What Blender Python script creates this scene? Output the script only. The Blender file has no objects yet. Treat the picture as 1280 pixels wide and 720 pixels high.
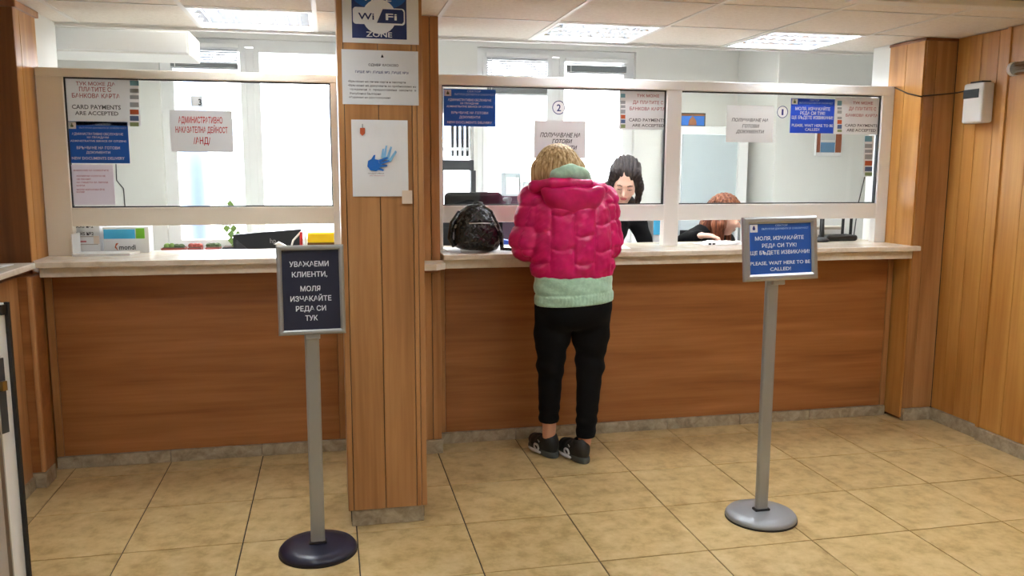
import bpy, bmesh, math, random
import numpy as np
from mathutils import Matrix, Vector

random.seed(4)
scene = bpy.context.scene
C = scene.collection

# ------------------------------------------------------------------ camera
CAM_H, FPX = 1.49, 1042.18
YAW, PITCH, ROLL = 0.2138, 0.1407, 0.0033
def cam_rows():
    cy, sy = math.cos(YAW), math.sin(YAW); cp, sp = math.cos(PITCH), math.sin(PITCH); cr, sr = math.cos(ROLL), math.sin(ROLL)
    fwd = np.array([sy*cp, cy*cp, -sp]); right = np.array([cy, -sy, 0.0]); up = np.cross(right, fwd)
    return np.array([cr*right+sr*up, -sr*right+cr*up, fwd])
CM = cam_rows()
cam_data = bpy.data.cameras.new('camera'); cam = bpy.data.objects.new('camera', cam_data); C.objects.link(cam)
cam_data.sensor_width = 36.0; cam_data.lens = FPX/1280*36.0; cam_data.clip_start = 0.05
r, u, f = CM
cam.matrix_world = Matrix(((r[0], u[0], -f[0], 0), (r[1], u[1], -f[1], 0), (r[2], u[2], -f[2], CAM_H), (0, 0, 0, 1)))
scene.camera = cam

# ------------------------------------------------------------------ world and exposure
SKY = 6.0
LAMP_OFFICE, LAMP_ADDED, LAMP_LOBBY = 50.0, 34.0, 20.0
world = bpy.data.worlds.new('overcast_sky'); scene.world = world; world.use_nodes = True
bg = world.node_tree.nodes['Background']; bg.inputs[0].default_value = (0.985, 0.99, 1.0, 1); bg.inputs[1].default_value = SKY
vs = scene.view_settings
vs.view_transform = 'Standard'; vs.look = 'None'; vs.gamma = 1.0; vs.use_curve_mapping = False; vs.exposure = 1.2
scene.cycles.use_denoising = True
scene.cycles.max_bounces = 10; scene.cycles.transparent_max_bounces = 16

# pixel helpers (a pixel gives a direction; the distance comes from the plane it lies on)
def ray(px, py): return CM.T @ np.array([(px-640)/FPX, (360-py)/FPX, 1.0])
def on_y(px, py, Y): d = ray(px, py); t = Y/d[1]; return np.array([d[0]*t, Y, CAM_H+d[2]*t])
def on_z(px, py, Z): d = ray(px, py); t = (Z-CAM_H)/d[2]; return np.array([d[0]*t, d[1]*t, Z])
def on_x(px, py, X): d = ray(px, py); t = X/d[0]; return np.array([X, d[1]*t, CAM_H+d[2]*t])

# ------------------------------------------------------------------ materials
def srgb(r, g, b):
    def l(c):
        c /= 255.0
        return c/12.92 if c <= 0.04045 else ((c+0.055)/1.055)**2.4
    return (l(r), l(g), l(b), 1.0)
MATS = {}
def mat(name, col, rough=0.5, metal=0.0, spec=0.5, emit=None, sheen=0.0):
    m = bpy.data.materials.new(name); m.use_nodes = True
    b = m.node_tree.nodes['Principled BSDF']
    b.inputs['Base Color'].default_value = col if len(col) == 4 else (*col, 1)
    b.inputs['Roughness'].default_value = rough; b.inputs['Metallic'].default_value = metal
    b.inputs['Specular IOR Level'].default_value = spec
    if sheen: b.inputs['Sheen Weight'].default_value = sheen
    if emit:
        b.inputs['Emission Color'].default_value = (*emit[:3], 1); b.inputs['Emission Strength'].default_value = emit[3]
    MATS[name] = m
    return m
def nd(m, t, **kw):
    n = m.node_tree.nodes.new(t)
    for k, v in kw.items(): setattr(n, k, v)
    return n
def lk(m, a, b): m.node_tree.links.new(a, b)
def ramp(m, stops):
    n = nd(m, 'ShaderNodeValToRGB')
    while len(n.color_ramp.elements) < len(stops): n.color_ramp.elements.new(0.5)
    for e, (p, c) in zip(n.color_ramp.elements, stops): e.position = p; e.color = c
    return n
def coords(m, scale, rnd=True):
    tc = nd(m, 'ShaderNodeTexCoord'); mp = nd(m, 'ShaderNodeMapping'); mp.inputs['Scale'].default_value = scale
    lk(m, tc.outputs['Object'], mp.inputs['Vector'])
    if rnd:
        oi = nd(m, 'ShaderNodeObjectInfo'); ml = nd(m, 'ShaderNodeVectorMath', operation='SCALE'); ml.inputs[0].default_value = (7.3, 11.1, 5.7)
        lk(m, oi.outputs['Random'], ml.inputs['Scale']); lk(m, ml.outputs[0], mp.inputs['Location'])
    return mp
def bump(m, src, strength, dist=0.002):
    b = nd(m, 'ShaderNodeBump'); b.inputs['Strength'].default_value = strength; b.inputs['Distance'].default_value = dist
    lk(m, src, b.inputs['Height']); lk(m, b.outputs[0], m.node_tree.nodes['Principled BSDF'].inputs['Normal'])
def wood(name, axis, dark, mid, light, rough=0.38, knots=0.5):
    m = mat(name, mid, rough); b = m.node_tree.nodes['Principled BSDF']
    sc = [16.0, 16.0, 16.0]; sc[axis] = 0.9
    mp = coords(m, sc); n1 = nd(m, 'ShaderNodeTexNoise'); n1.inputs['Scale'].default_value = 1.0; n1.inputs['Detail'].default_value = 5; n1.inputs['Distortion'].default_value = 0.6
    lk(m, mp.outputs[0], n1.inputs['Vector'])
    sc2 = [70.0, 70.0, 70.0]; sc2[axis] = 2.2
    mp2 = coords(m, sc2); n2 = nd(m, 'ShaderNodeTexNoise'); n2.inputs['Scale'].default_value = 1.0; n2.inputs['Detail'].default_value = 2
    lk(m, mp2.outputs[0], n2.inputs['Vector'])
    sc3 = [4.5, 4.5, 4.5]; sc3[axis] = 0.55
    mp3 = coords(m, sc3); n3 = nd(m, 'ShaderNodeTexNoise'); n3.inputs['Scale'].default_value = 1.0; n3.inputs['Detail'].default_value = 3; n3.inputs['Distortion'].default_value = 1.5
    lk(m, mp3.outputs[0], n3.inputs['Vector'])
    a = nd(m, 'ShaderNodeMath', operation='MULTIPLY_ADD'); a.inputs[1].default_value = 0.22; lk(m, n2.outputs[0], a.inputs[0])
    s = nd(m, 'ShaderNodeMath', operation='MULTIPLY'); s.inputs[1].default_value = 0.50; lk(m, n1.outputs[0], s.inputs[0]); lk(m, s.outputs[0], a.inputs[2])
    a2 = nd(m, 'ShaderNodeMath', operation='MULTIPLY_ADD'); a2.inputs[1].default_value = 0.48; lk(m, n3.outputs[0], a2.inputs[0]); lk(m, a.outputs[0], a2.inputs[2])
    rp = ramp(m, [(0.40, dark), (0.58, mid), (0.78, light)]); lk(m, a2.outputs[0], rp.inputs[0]); lk(m, rp.outputs[0], b.inputs['Base Color'])
    bump(m, n2.outputs[0], 0.06, 0.001)
    return m
def mottled(name, c0, c1, c2, scale, rough, bstr=0.0, detail=8, distort=0.6, spec=0.5):
    m = mat(name, c1, rough, spec=spec); b = m.node_tree.nodes['Principled BSDF']
    mp = coords(m, (1, 1, 1)); n = nd(m, 'ShaderNodeTexNoise'); n.inputs['Scale'].default_value = scale; n.inputs['Detail'].default_value = detail
    n.inputs['Roughness'].default_value = 0.65; n.inputs['Distortion'].default_value = distort
    lk(m, mp.outputs[0], n.inputs['Vector'])
    rp = ramp(m, [(0.33, c0), (0.5, c1), (0.68, c2)]); lk(m, n.outputs[0], rp.inputs[0]); lk(m, rp.outputs[0], b.inputs['Base Color'])
    if bstr: bump(m, n.outputs[0], bstr, 0.002)
    return m

wood('oak_vertical', 2, srgb(146, 98, 56), srgb(176, 126, 78), srgb(198, 150, 100))
wood('oak_wall', 2, srgb(162, 106, 46), srgb(186, 130, 64), srgb(204, 152, 82))
wood('oak_dark', 2, srgb(104, 58, 26), srgb(130, 78, 38), srgb(150, 96, 50))
wood('oak_counter', 0, srgb(130, 78, 40), srgb(158, 100, 54), srgb(178, 120, 70))
mottled('floor_tile', srgb(168, 140, 90), srgb(198, 172, 120), srgb(213, 190, 143), 11.0, 0.30, 0.03, 12, 0.15)
mottled('grout', srgb(44, 38, 30), srgb(56, 48, 38), srgb(70, 62, 50), 30, 0.9)
mottled('skirting_stone', srgb(136, 122, 100), srgb(166, 152, 128), srgb(188, 176, 152), 18, 0.6, 0.05)
mottled('marble', srgb(212, 198, 176), srgb(228, 217, 199), srgb(237, 229, 215), 6, 0.22, 0, 6, 1.0)
mottled('ceiling_panel', srgb(222, 213, 200), srgb(230, 222, 210), srgb(236, 229, 218), 55, 0.9, 0.08)
mat('ceiling_grid', srgb(226, 222, 214), 0.5)
mat('wall_white', srgb(236, 236, 231), 0.85)
mat('wall_grey', srgb(186, 184, 176), 0.85)
mat('frame_cream', srgb(240, 234, 220), 0.4)
mat('frame_white', srgb(243, 244, 243), 0.35)
mat('gasket', srgb(38, 38, 40), 0.6)
mat('paper', srgb(226, 227, 228), 0.6)
mat('paper_laminated', srgb(214, 216, 218), 0.3)
mat('paper_pink', srgb(226, 220, 226), 0.6)
mat('paper_bright', srgb(240, 240, 240), 0.6)
mat('sign_blue', srgb(28, 84, 166), 0.35)
mat('sign_blue_bright', srgb(34, 78, 190), 0.35)
mat('ink_white', srgb(232, 236, 242), 0.5)
mat('ink_pale', srgb(170, 196, 232), 0.5)
mat('ink_red', srgb(196, 40, 50), 0.6)
mat('ink_rose', srgb(178, 96, 100), 0.6)
mat('ink_grey', srgb(92, 88, 92), 0.6)
mat('mark_grey', srgb(160, 164, 168), 0.6)
mat('ink_black', srgb(34, 34, 40), 0.6)
mat('ink_navy', srgb(44, 50, 120), 0.6)
mat('sign_navy', srgb(24, 28, 52), 0.5)
mat('wifi_navy', srgb(24, 44, 104), 0.4)
mat('wifi_blue', srgb(14, 90, 176), 0.4)
mat('teal_mark', srgb(110, 164, 184), 0.5)
mat('orange_mark', srgb(190, 90, 50), 0.5)
mat('card_blue', srgb(84, 104, 146), 0.5)
mat('card_green', srgb(140, 158, 110), 0.5)
mat('hand_blue', srgb(24, 104, 190), 0.5)
mat('hand_pale', srgb(130, 186, 226), 0.5)
mat('aluminium', srgb(176, 178, 178), 0.38, 0.75)
mat('aluminium_pole', srgb(168, 170, 170), 0.42, 0.6)
mat('stand_base_grey', srgb(150, 154, 158), 0.4, 0.3)
mat('stand_base_navy', srgb(24, 28, 52), 0.35)
mat('black_plastic', srgb(22, 22, 24), 0.45)
mat('dark_grey', srgb(56, 58, 62), 0.5)
mat('monitor_black', srgb(32, 36, 40), 0.4)
mat('white_plastic', srgb(236, 236, 234), 0.35)
mat('grey_plastic', srgb(176, 168, 156), 0.45)
mat('chrome', srgb(210, 212, 210), 0.15, 0.9)
mat('lamp_tube', (1, 1, 1), 0.5, emit=(0.95, 0.985, 1.0, LAMP_OFFICE))
mat('lamp_tube_lobby', (1, 1, 1), 0.5, emit=(0.95, 0.985, 1.0, LAMP_LOBBY))
mat('added_tube_back', (1, 1, 1), 0.5, emit=(1.0, 0.97, 0.91, LAMP_ADDED))
mat('louvre', srgb(190, 194, 200), 0.22, 0.9)
mat('reflector', srgb(205, 208, 212), 0.35, 0.8)
mat('skin', srgb(214, 160, 132), 0.5)
mat('skin_pale', srgb(232, 184, 164), 0.5)
mat('lip', srgb(176, 70, 78), 0.4)
mat('eye_dark', srgb(40, 28, 24), 0.3)
mat('brow_dark', srgb(54, 36, 30), 0.7)
mat('eye_white', srgb(230, 228, 224), 0.3)
mat('black_cloth', srgb(11, 11, 13), 0.9, spec=0.2)
mat('black_sweater', srgb(14, 14, 16), 0.95, spec=0.2)
mat('pale_cloth', srgb(214, 214, 216), 0.9)
mat('shoe_black', srgb(24, 26, 26), 0.6)
mat('shoe_grey', srgb(70, 76, 74), 0.6)
mat('shoe_white', srgb(220, 222, 222), 0.5)
mat('yellow', srgb(250, 214, 20), 0.5)
mat('brown_wood', srgb(120, 80, 40), 0.6)
mat('red_plastic', srgb(200, 40, 44), 0.4)
mat('terracotta', srgb(176, 84, 72), 0.7)
mat('leaf', srgb(128, 160, 84), 0.6)
mat('cactus', srgb(92, 108, 74), 0.7)
mat('soil', srgb(80, 60, 48), 0.9)
mat('box_cyan', srgb(70, 178, 226), 0.5)
mat('box_green', srgb(124, 196, 60), 0.5)
mat('blue_plastic', srgb(36, 80, 190), 0.5)
mat('desk_white', srgb(222, 220, 214), 0.5)
mat('desk_maroon', srgb(60, 40, 56), 0.6)
mat('cabinet_panel', srgb(188, 200, 204), 0.3)
mat('calendar_brown', srgb(150, 84, 60), 0.5)
mat('calendar_blue', srgb(90, 140, 180), 0.5)
mat('icon_blue', srgb(50, 110, 190), 0.5)
mat('icon_brown', srgb(150, 96, 60), 0.5)
mat('icon_frame', srgb(56, 60, 50), 0.5)
mat('blind', srgb(206, 208, 212), 0.5)
mat('blind_dark', srgb(120, 124, 126), 0.5)
mat('brass', srgb(150, 120, 70), 0.35, 0.8)
mat('facade', srgb(235, 236, 238), 0.9)
mat('roof_grey', srgb(150, 160, 180), 0.9)
mat('facade_grey', srgb(150, 166, 190), 0.9)
mat('ground', srgb(180, 180, 178), 0.9)
mat('tape', srgb(222, 206, 190), 0.3)
mat('cord_black', srgb(70, 54, 40), 0.6)
mat('zip_silver', srgb(190, 190, 186), 0.3, 0.9)

def make_fabric(name, c0, c1, scale, rough, sheen=0.3, bstr=0.3):
    m = mat(name, c1, rough, sheen=sheen); b = m.node_tree.nodes['Principled BSDF']
    mp = coords(m, (1, 1, 1), False); n = nd(m, 'ShaderNodeTexNoise'); n.inputs['Scale'].default_value = scale; n.inputs['Detail'].default_value = 6
    lk(m, mp.outputs[0], n.inputs['Vector']); rp = ramp(m, [(0.35, c0), (0.65, c1)]); lk(m, n.outputs[0], rp.inputs[0]); lk(m, rp.outputs[0], b.inputs['Base Color'])
    bump(m, n.outputs[0], bstr, 0.006)
make_fabric('puffer_pink', srgb(196, 6, 92), srgb(214, 12, 108), 22, 0.4, 0.0, 0.3)
make_fabric('mint_knit', srgb(158, 196, 172), srgb(176, 212, 188), 60, 0.9)
make_fabric('silver_lining', srgb(170, 190, 176), srgb(206, 218, 206), 40, 0.3)
make_fabric('bag_leather', srgb(18, 19, 20), srgb(40, 43, 42), 60, 0.26, 0.0, 0.5)
def make_hair(name, c0, c1, c2):
    m = mat(name, c1, 0.6, spec=0.3); b = m.node_tree.nodes['Principled BSDF']
    mp = coords(m, (95, 95, 4), False); n = nd(m, 'ShaderNodeTexNoise'); n.inputs['Scale'].default_value = 1; n.inputs['Detail'].default_value = 4
    lk(m, mp.outputs[0], n.inputs['Vector']); rp = ramp(m, [(0.32, c0), (0.5, c1), (0.68, c2)]); lk(m, n.outputs[0], rp.inputs[0]); lk(m, rp.outputs[0], b.inputs['Base Color'])
    bump(m, n.outputs[0], 0.3, 0.003)
make_hair('hair_blonde', srgb(126, 98, 62), srgb(188, 158, 110), srgb(226, 204, 160))
make_hair('hair_dark', srgb(20, 16, 18), srgb(40, 32, 34), srgb(66, 56, 56))
make_hair('hair_auburn', srgb(66, 32, 20), srgb(112, 58, 36), srgb(150, 96, 64))

def glass(name, tint=(0.97, 0.985, 0.98), refl=1.0):
    m = bpy.data.materials.new(name); m.use_nodes = True; nt = m.node_tree
    for n in list(nt.nodes): nt.nodes.remove(n)
    out = nt.nodes.new('ShaderNodeOutputMaterial'); mx = nt.nodes.new('ShaderNodeMixShader')
    tr = nt.nodes.new('ShaderNodeBsdfTransparent'); tr.inputs[0].default_value = (*tint, 1)
    gl = nt.nodes.new('ShaderNodeBsdfGlossy'); gl.inputs['Roughness'].default_value = 0.01; gl.inputs[0].default_value = (refl, refl, refl, 1)
    fr = nt.nodes.new('ShaderNodeFresnel'); fr.inputs[0].default_value = 1.35
    nt.links.new(fr.outputs[0], mx.inputs[0]); nt.links.new(tr.outputs[0], mx.inputs[1]); nt.links.new(gl.outputs[0], mx.inputs[2]); nt.links.new(mx.outputs[0], out.inputs[0])
    MATS[name] = m
def paper_mat(name, col, thru):
    m = mat(name, col, 0.6); nt = m.node_tree; b = nt.nodes['Principled BSDF']; out = nt.nodes['Material Output']
    tl = nt.nodes.new('ShaderNodeBsdfTranslucent'); tl.inputs[0].default_value = col; mx = nt.nodes.new('ShaderNodeMixShader'); mx.inputs[0].default_value = thru
    nt.links.new(b.outputs[0], mx.inputs[1]); nt.links.new(tl.outputs[0], mx.inputs[2]); nt.links.new(mx.outputs[0], out.inputs[0])
paper_mat('paper_glass', srgb(236, 237, 238), 0.35); paper_mat('paper_glass_pink', srgb(232, 226, 232), 0.4); paper_mat('paper_glass_bright', srgb(244, 244, 244), 0.4)
paper_mat('sign_blue_glass', srgb(40, 108, 196), 0.3); paper_mat('sign_blue_glass_bright', srgb(38, 88, 214), 0.3)
glass('glass'); glass('window_glass', (0.98, 0.99, 1.0))

# ------------------------------------------------------------------ object helpers
WLOC = {}                                       # world location of every root and part
def props(o, label=None, cat=None, group=None, kind=None):
    if label: o['label'] = label
    if cat: o['category'] = cat
    if group: o['group'] = group
    if kind: o['kind'] = kind
    return o
def thing(name, label, cat, loc=(0, 0, 0), group=None):
    o = bpy.data.objects.new(name, None); C.objects.link(o); o.location = loc; o.empty_display_size = 0.05
    WLOC[o] = np.array(loc, float)
    return props(o, label, cat, group)
def link_mesh(name, me, parent=None, wloc=(0, 0, 0)):
    o = bpy.data.objects.new(name, me); C.objects.link(o); w = np.array(wloc, float)
    if parent is not None:
        o.parent = parent; o.location = tuple(w-WLOC[parent])
    else: o.location = tuple(w)
    WLOC[o] = w
    return o
def mesh(name, verts, faces, m, parent=None, smooth=False, org=None):
    """verts are world coordinates; the origin goes to org (default: the parent's origin, or the world's)."""
    w = np.array(org, float) if org is not None else (WLOC[parent] if parent is not None else np.zeros(3))
    v = np.asarray(verts, float)-w
    me = bpy.data.meshes.new(name); me.from_pydata(v.tolist(), [], [list(map(int, q)) for q in faces]); me.validate(); me.update()
    me.materials.append(MATS[m] if isinstance(m, str) else m)
    if smooth: me.polygons.foreach_set('use_smooth', [True]*len(me.polygons))
    return link_mesh(name, me, parent, w)
BOXF = [(0, 3, 2, 1), (4, 5, 6, 7), (0, 1, 5, 4), (1, 2, 6, 5), (2, 3, 7, 6), (3, 0, 4, 7)]
class MB:
    def __init__(s): s.v = []; s.f = []
    def add(s, v, f):
        n = len(s.v); s.v += [tuple(map(float, p)) for p in v]; s.f += [tuple(int(i)+n for i in q) for q in f]; return s
    def box(s, x0, x1, y0, y1, z0, z1, bev=0.0):
        if bev <= 0:
            return s.add([(x0, y0, z0), (x1, y0, z0), (x1, y1, z0), (x0, y1, z0), (x0, y0, z1), (x1, y0, z1), (x1, y1, z1), (x0, y1, z1)], BOXF)
        bm = bmesh.new(); bmesh.ops.create_cube(bm, size=1.0)
        for q in bm.verts: q.co = Vector(((x0+x1)/2+q.co.x*(x1-x0), (y0+y1)/2+q.co.y*(y1-y0), (z0+z1)/2+q.co.z*(z1-z0)))
        bmesh.ops.bevel(bm, geom=bm.edges[:], offset=bev, segments=2, affect='EDGES', profile=0.5)
        bm.verts.index_update(); s.add([q.co for q in bm.verts], [[q.index for q in p.verts] for p in bm.faces]); bm.free(); return s
    def prism(s, pts, a0, a1, axis='z'):
        """extrude a 2-D outline; axis z: pts are (x, y); axis y: pts are (x, z); axis x: pts are (y, z)"""
        def P(p, a): return {'z': (p[0], p[1], a), 'y': (p[0], a, p[1]), 'x': (a, p[0], p[1])}[axis]
        n = len(pts); v = [P(p, a0) for p in pts]+[P(p, a1) for p in pts]
        return s.add(v, [tuple(range(n))[::-1], tuple(range(n, 2*n))]+[(i, (i+1) % n, n+(i+1) % n, n+i) for i in range(n)])
    def tube(s, pts, rad, n=8, closed=False):
        pts = [Vector(p) for p in pts]; rads = rad if isinstance(rad, (list, tuple)) else [rad]*len(pts); vs_ = []; N = len(pts)
        prev = None
        for i, p in enumerate(pts):
            a = pts[(i-1) % N] if closed or i > 0 else p; b = pts[(i+1) % N] if closed or i < N-1 else p
            d = (b-a).normalized()
            x = (prev-d*prev.dot(d)) if prev is not None else d.orthogonal()
            if x.length < 1e-6: x = d.orthogonal()
            x.normalize(); prev = x; y = d.cross(x)
            vs_ += [p+(x*math.cos(2*math.pi*k/n)+y*math.sin(2*math.pi*k/n))*rads[i] for k in range(n)]
        fs = [(i*n+k, i*n+(k+1) % n, ((i+1) % N)*n+(k+1) % n, ((i+1) % N)*n+k) for i in range(N if closed else N-1) for k in range(n)]
        if not closed: fs += [tuple(range(n))[::-1], tuple(range((N-1)*n, N*n))]
        return s.add(vs_, fs)
    def lathe(s, prof, cx, cy, n=40, cz=0.0):
        vs_ = [(cx+r_*math.cos(2*math.pi*k/n), cy+r_*math.sin(2*math.pi*k/n), cz+z_) for r_, z_ in prof for k in range(n)]; N = len(prof)
        fs = [(i*n+k, i*n+(k+1) % n, (i+1)*n+(k+1) % n, (i+1)*n+k) for i in range(N-1) for k in range(n)]
        fs += [tuple(range(n))[::-1], tuple(range((N-1)*n, N*n))]
        return s.add(vs_, fs)
    def ellipsoid(s, c, r_, n=12, m_=8, R=None):
        vs_ = []
        for i in range(m_+1):
            th = math.pi*i/m_
            for k in range(n):
                ph = 2*math.pi*k/n; p = np.array([r_[0]*math.sin(th)*math.cos(ph), r_[1]*math.sin(th)*math.sin(ph), r_[2]*math.cos(th)])
                if R is not None: p = R @ p
                vs_.append(p+np.array(c))
        return s.add(vs_, [(i*n+k, (i+1)*n+k, (i+1)*n+(k+1) % n, i*n+(k+1) % n) for i in range(m_) for k in range(n)])
    def xf(s, R=None, t=(0, 0, 0), about=(0, 0, 0)):
        a = np.array(about, float); v = np.array(s.v)-a
        if R is not None: v = v @ np.array(R).T
        s.v = [tuple(p) for p in v+a+np.array(t)]; return s
    def build(s, name, m, parent=None, smooth=False, org=None): return mesh(name, s.v, s.f, m, parent, smooth, org)
def B(*a, **k): return MB().box(*a, **k)
def rotz(a): c, s = math.cos(a), math.sin(a); return np.array([[c, -s, 0], [s, c, 0], [0, 0, 1.0]])
def rotx(a): c, s = math.cos(a), math.sin(a); return np.array([[1.0, 0, 0], [0, c, -s], [0, s, c]])
def roty(a): c, s = math.cos(a), math.sin(a); return np.array([[c, 0, s], [0, 1.0, 0], [-s, 0, c]])
def auto_smooth(o): o.data.polygons.foreach_set('use_smooth', [True]*len(o.data.polygons)); return o
def struct(name, m, mb, label=None): o = mb.build(name, m); o['kind'] = 'structure'; o['label'] = label or name; return o
def copy_tree(o, parent=None):
    c = o.copy(); C.objects.link(c); c.parent = parent
    for ch in [q for q in bpy.data.objects if q.parent == o]: copy_tree(ch, c)
    return c

# lettering: a text curve turned into a flat mesh that fills a rectangle
TEXT_CACHE = {}
def text_shape(s, bold):
    key = (s, bold)
    if key not in TEXT_CACHE:
        cu = bpy.data.curves.new('lettering_curve', 'FONT'); cu.body = s; cu.resolution_u = 2; cu.offset = 0.016 if bold else 0.004
        o = bpy.data.objects.new('lettering_curve', cu); C.objects.link(o)
        bpy.context.view_layer.update()
        me = bpy.data.meshes.new_from_object(o.evaluated_get(bpy.context.evaluated_depsgraph_get()))
        v = np.array([p.co[:] for p in me.vertices]); fs = [tuple(p.vertices) for p in me.polygons]
        bpy.data.objects.remove(o); bpy.data.curves.remove(cu); bpy.data.meshes.remove(me)
        TEXT_CACHE[key] = (v, fs)
    return TEXT_CACHE[key]
def cap_box(s):
    """vertical extent of the capitals alone, so that descenders and accents hang outside the given rectangle"""
    return (0.0, 0.73)
def text_into(mb, s, org, ex, ez, w, h, bold=True):
    """write s with its lower left corner at org, along ex (width w) and ez (cap height h)"""
    v, fs = text_shape(s, bold)
    x0, x1 = v[:, 0].min(), v[:, 0].max(); z0, z1 = cap_box(s)
    p = np.array(org)+np.outer((v[:, 0]-x0)/(x1-x0)*w, ex)+np.outer((v[:, 1]-z0)/(z1-z0)*h, ez)
    mb.add(p, fs)
EX, EZ = np.array([1.0, 0, 0]), np.array([0, 0, 1.0])

# ------------------------------------------------------------------ signed distance shapes for bodies, clothes and bags
def ell(P, c, r_, R=None):
    q = P-np.array(c)
    if R is not None: q = q @ R
    r_ = np.array(r_); k0 = np.linalg.norm(q/r_, axis=1); k1 = np.linalg.norm(q/(r_*r_), axis=1)+1e-9
    return k0*(k0-1)/k1
def cap(P, a, b, ra, rb=None):
    rb = ra if rb is None else rb; a = np.array(a, float); b = np.array(b, float); ab = b-a
    t = np.clip(((P-a) @ ab)/(ab @ ab), 0, 1)
    return np.linalg.norm(P-a-t[:, None]*ab, axis=1)-(ra+(rb-ra)*t)
def chain(P, pts, rads, k=0.0):
    d = None
    for i in range(len(pts)-1):
        e = cap(P, pts[i], pts[i+1], rads[i], rads[i+1]); d = e if d is None else smin(d, e, k)
    return d
def smin(a, b, k):
    if k <= 0: return np.minimum(a, b)
    h = np.clip(0.5+0.5*(b-a)/k, 0, 1)
    return b+(a-b)*h-k*h*(1-h)
def smax(a, b, k): return -smin(-a, -b, k)
def rbox(P, c, h, rr, R=None):
    q = P-np.array(c)
    if R is not None: q = q @ R
    q = np.abs(q)-(np.array(h)-rr)
    return np.linalg.norm(np.maximum(q, 0), axis=1)+np.minimum(q.max(axis=1), 0)-rr
def loft(P, zs, cx, cy, ax, ay):
    z = P[:, 2]; X = np.interp(z, zs, cx); Y = np.interp(z, zs, cy); A = np.interp(z, zs, ax); Bb = np.interp(z, zs, ay)
    k = np.sqrt(((P[:, 0]-X)/A)**2+((P[:, 1]-Y)/Bb)**2)
    d = (k-1)*np.minimum(A, Bb)
    return smax(d, np.maximum(zs[0]-z, z-zs[-1]), 0.02)
def surface(fn, lo, hi, vox):
    lo = np.array(lo, float); hi = np.array(hi, float); n = np.ceil((hi-lo)/vox).astype(int)+1
    ax = [lo[i]+vox*np.arange(n[i]) for i in range(3)]
    F = np.empty(n)
    for i in range(0, n[0], 16):
        g = np.stack(np.meshgrid(ax[0][i:i+16], ax[1], ax[2], indexing='ij'), -1)
        F[i:i+16] = fn(g.reshape(-1, 3)).reshape(g.shape[:3])
    F[0] = F[-1] = 1; F[:, 0] = F[:, -1] = 1; F[:, :, 0] = F[:, :, -1] = 1
    S = F < 0
    m = n-1; acc = np.zeros((*m, 3)); cnt = np.zeros(m)
    cor = [(a, b, c) for a in (0, 1) for b in (0, 1) for c in (0, 1)]
    def sl(A, o): return A[o[0]:o[0]+m[0], o[1]:o[1]+m[1], o[2]:o[2]+m[2]]
    for p in cor:
        for d in range(3):
            if p[d] == 0:
                q = list(p); q[d] = 1; fa, fb = sl(F, p), sl(F, q); c = sl(S, p) != sl(S, q)
                t = np.where(c, fa/np.where(c, fa-fb, 1), 0)
                for e in range(3): acc[..., e] += np.where(c, p[e]+(t if e == d else 0), 0)
                cnt += c
    act = cnt > 0; idx = np.full(m, -1); idx[act] = np.arange(act.sum())
    base = np.stack(np.meshgrid(*[np.arange(k) for k in m], indexing='ij'), -1)
    V = lo+vox*(base[act]+acc[act]/cnt[act][:, None])
    faces = []
    for d in range(3):
        e1, e2 = (d+1) % 3, (d+2) % 3
        a = np.take(S, range(m[d]), axis=d); b = np.take(S, range(1, n[d]), axis=d)
        I = np.argwhere(a != b)
        I = I[(I[:, e1] > 0) & (I[:, e2] > 0) & (I[:, e1] < m[e1]) & (I[:, e2] < m[e2])]
        ins = S[tuple(I.T)]
        def cell(o1, o2):
            J = I.copy(); J[:, e1] -= o1; J[:, e2] -= o2; return idx[tuple(J.T)]
        q = np.stack([cell(1, 1), cell(0, 1), cell(0, 0), cell(1, 0)], 1)
        q[~ins] = q[~ins][:, ::-1]
        faces.append(q)
    Fc = np.concatenate(faces); Fc = Fc[(Fc >= 0).all(1)]
    return V, Fc
def sdf(name, fn, lo, hi, vox, m, parent=None, org=None):
    V, Fc = surface(fn, lo, hi, vox)
    return mesh(name, V, Fc, m, parent, True, org)

# ------------------------------------------------------------------ dimensions of the place
ZC = 1.06                     # counter top
YF, YP = 4.20, 4.40           # front edge of the slab, face of the counter panel
GY = 4.50                     # front of the glass screens
ZCEIL, YEDGE = 2.24, 4.92     # suspended ceiling and its edge above the office
YBACK, ZOFF = 6.6, 2.62       # office back wall and office ceiling
XR, XL = 3.53, -1.40
GX0, GY0, GS = 0.552, 4.27, 0.604   # ceiling grid
TX0, TY0, TS = -1.286, 2.888, 0.450  # floor tile grid

# ------------------------------------------------------------------ floor with its tiles
floor = struct('floor', 'grout', MB().box(-2.6, 3.75, -2.6, 4.62, -0.06, -0.004), 'tiled lobby floor of large beige stone look tiles')
tile_me = {}
def tile_mesh(w, d):
    key = (round(w, 3), round(d, 3))
    if key not in tile_me:
        t = B(-w/2, w/2, -d/2, d/2, -0.012, 0.0, bev=0.0012); me = bpy.data.meshes.new('tile'); me.from_pydata(t.v, [], t.f); me.materials.append(MATS['floor_tile']); tile_me[key] = me
    return tile_me[key]
GAP = 0.005
for i in range(-3, 12):
    for j in range(-12, 4):
        x0, x1 = TX0+i*0.4525, TX0+(i+1)*0.4525; y0, y1 = TY0+j*0.448, TY0+(j+1)*0.448
        x1c, y1c = min(x1, 3.70), min(y1, 4.42); x0c = max(x0, -2.5)
        if x1c-x0c < 0.02 or y1c-y0 < 0.02: continue
        dz = random.uniform(-0.0008, 0.0004)
        link_mesh('tile', tile_mesh(x1c-x0c-GAP, y1c-y0-GAP), floor, ((x0c+x1c)/2, (y0+y1c)/2, dz))
struct('floor_office', 'wall_grey', MB().box(-2.6, 5.4, 4.62, YBACK+0.2, -0.06, 0.0), 'plain floor of the office behind the counters')

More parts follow.
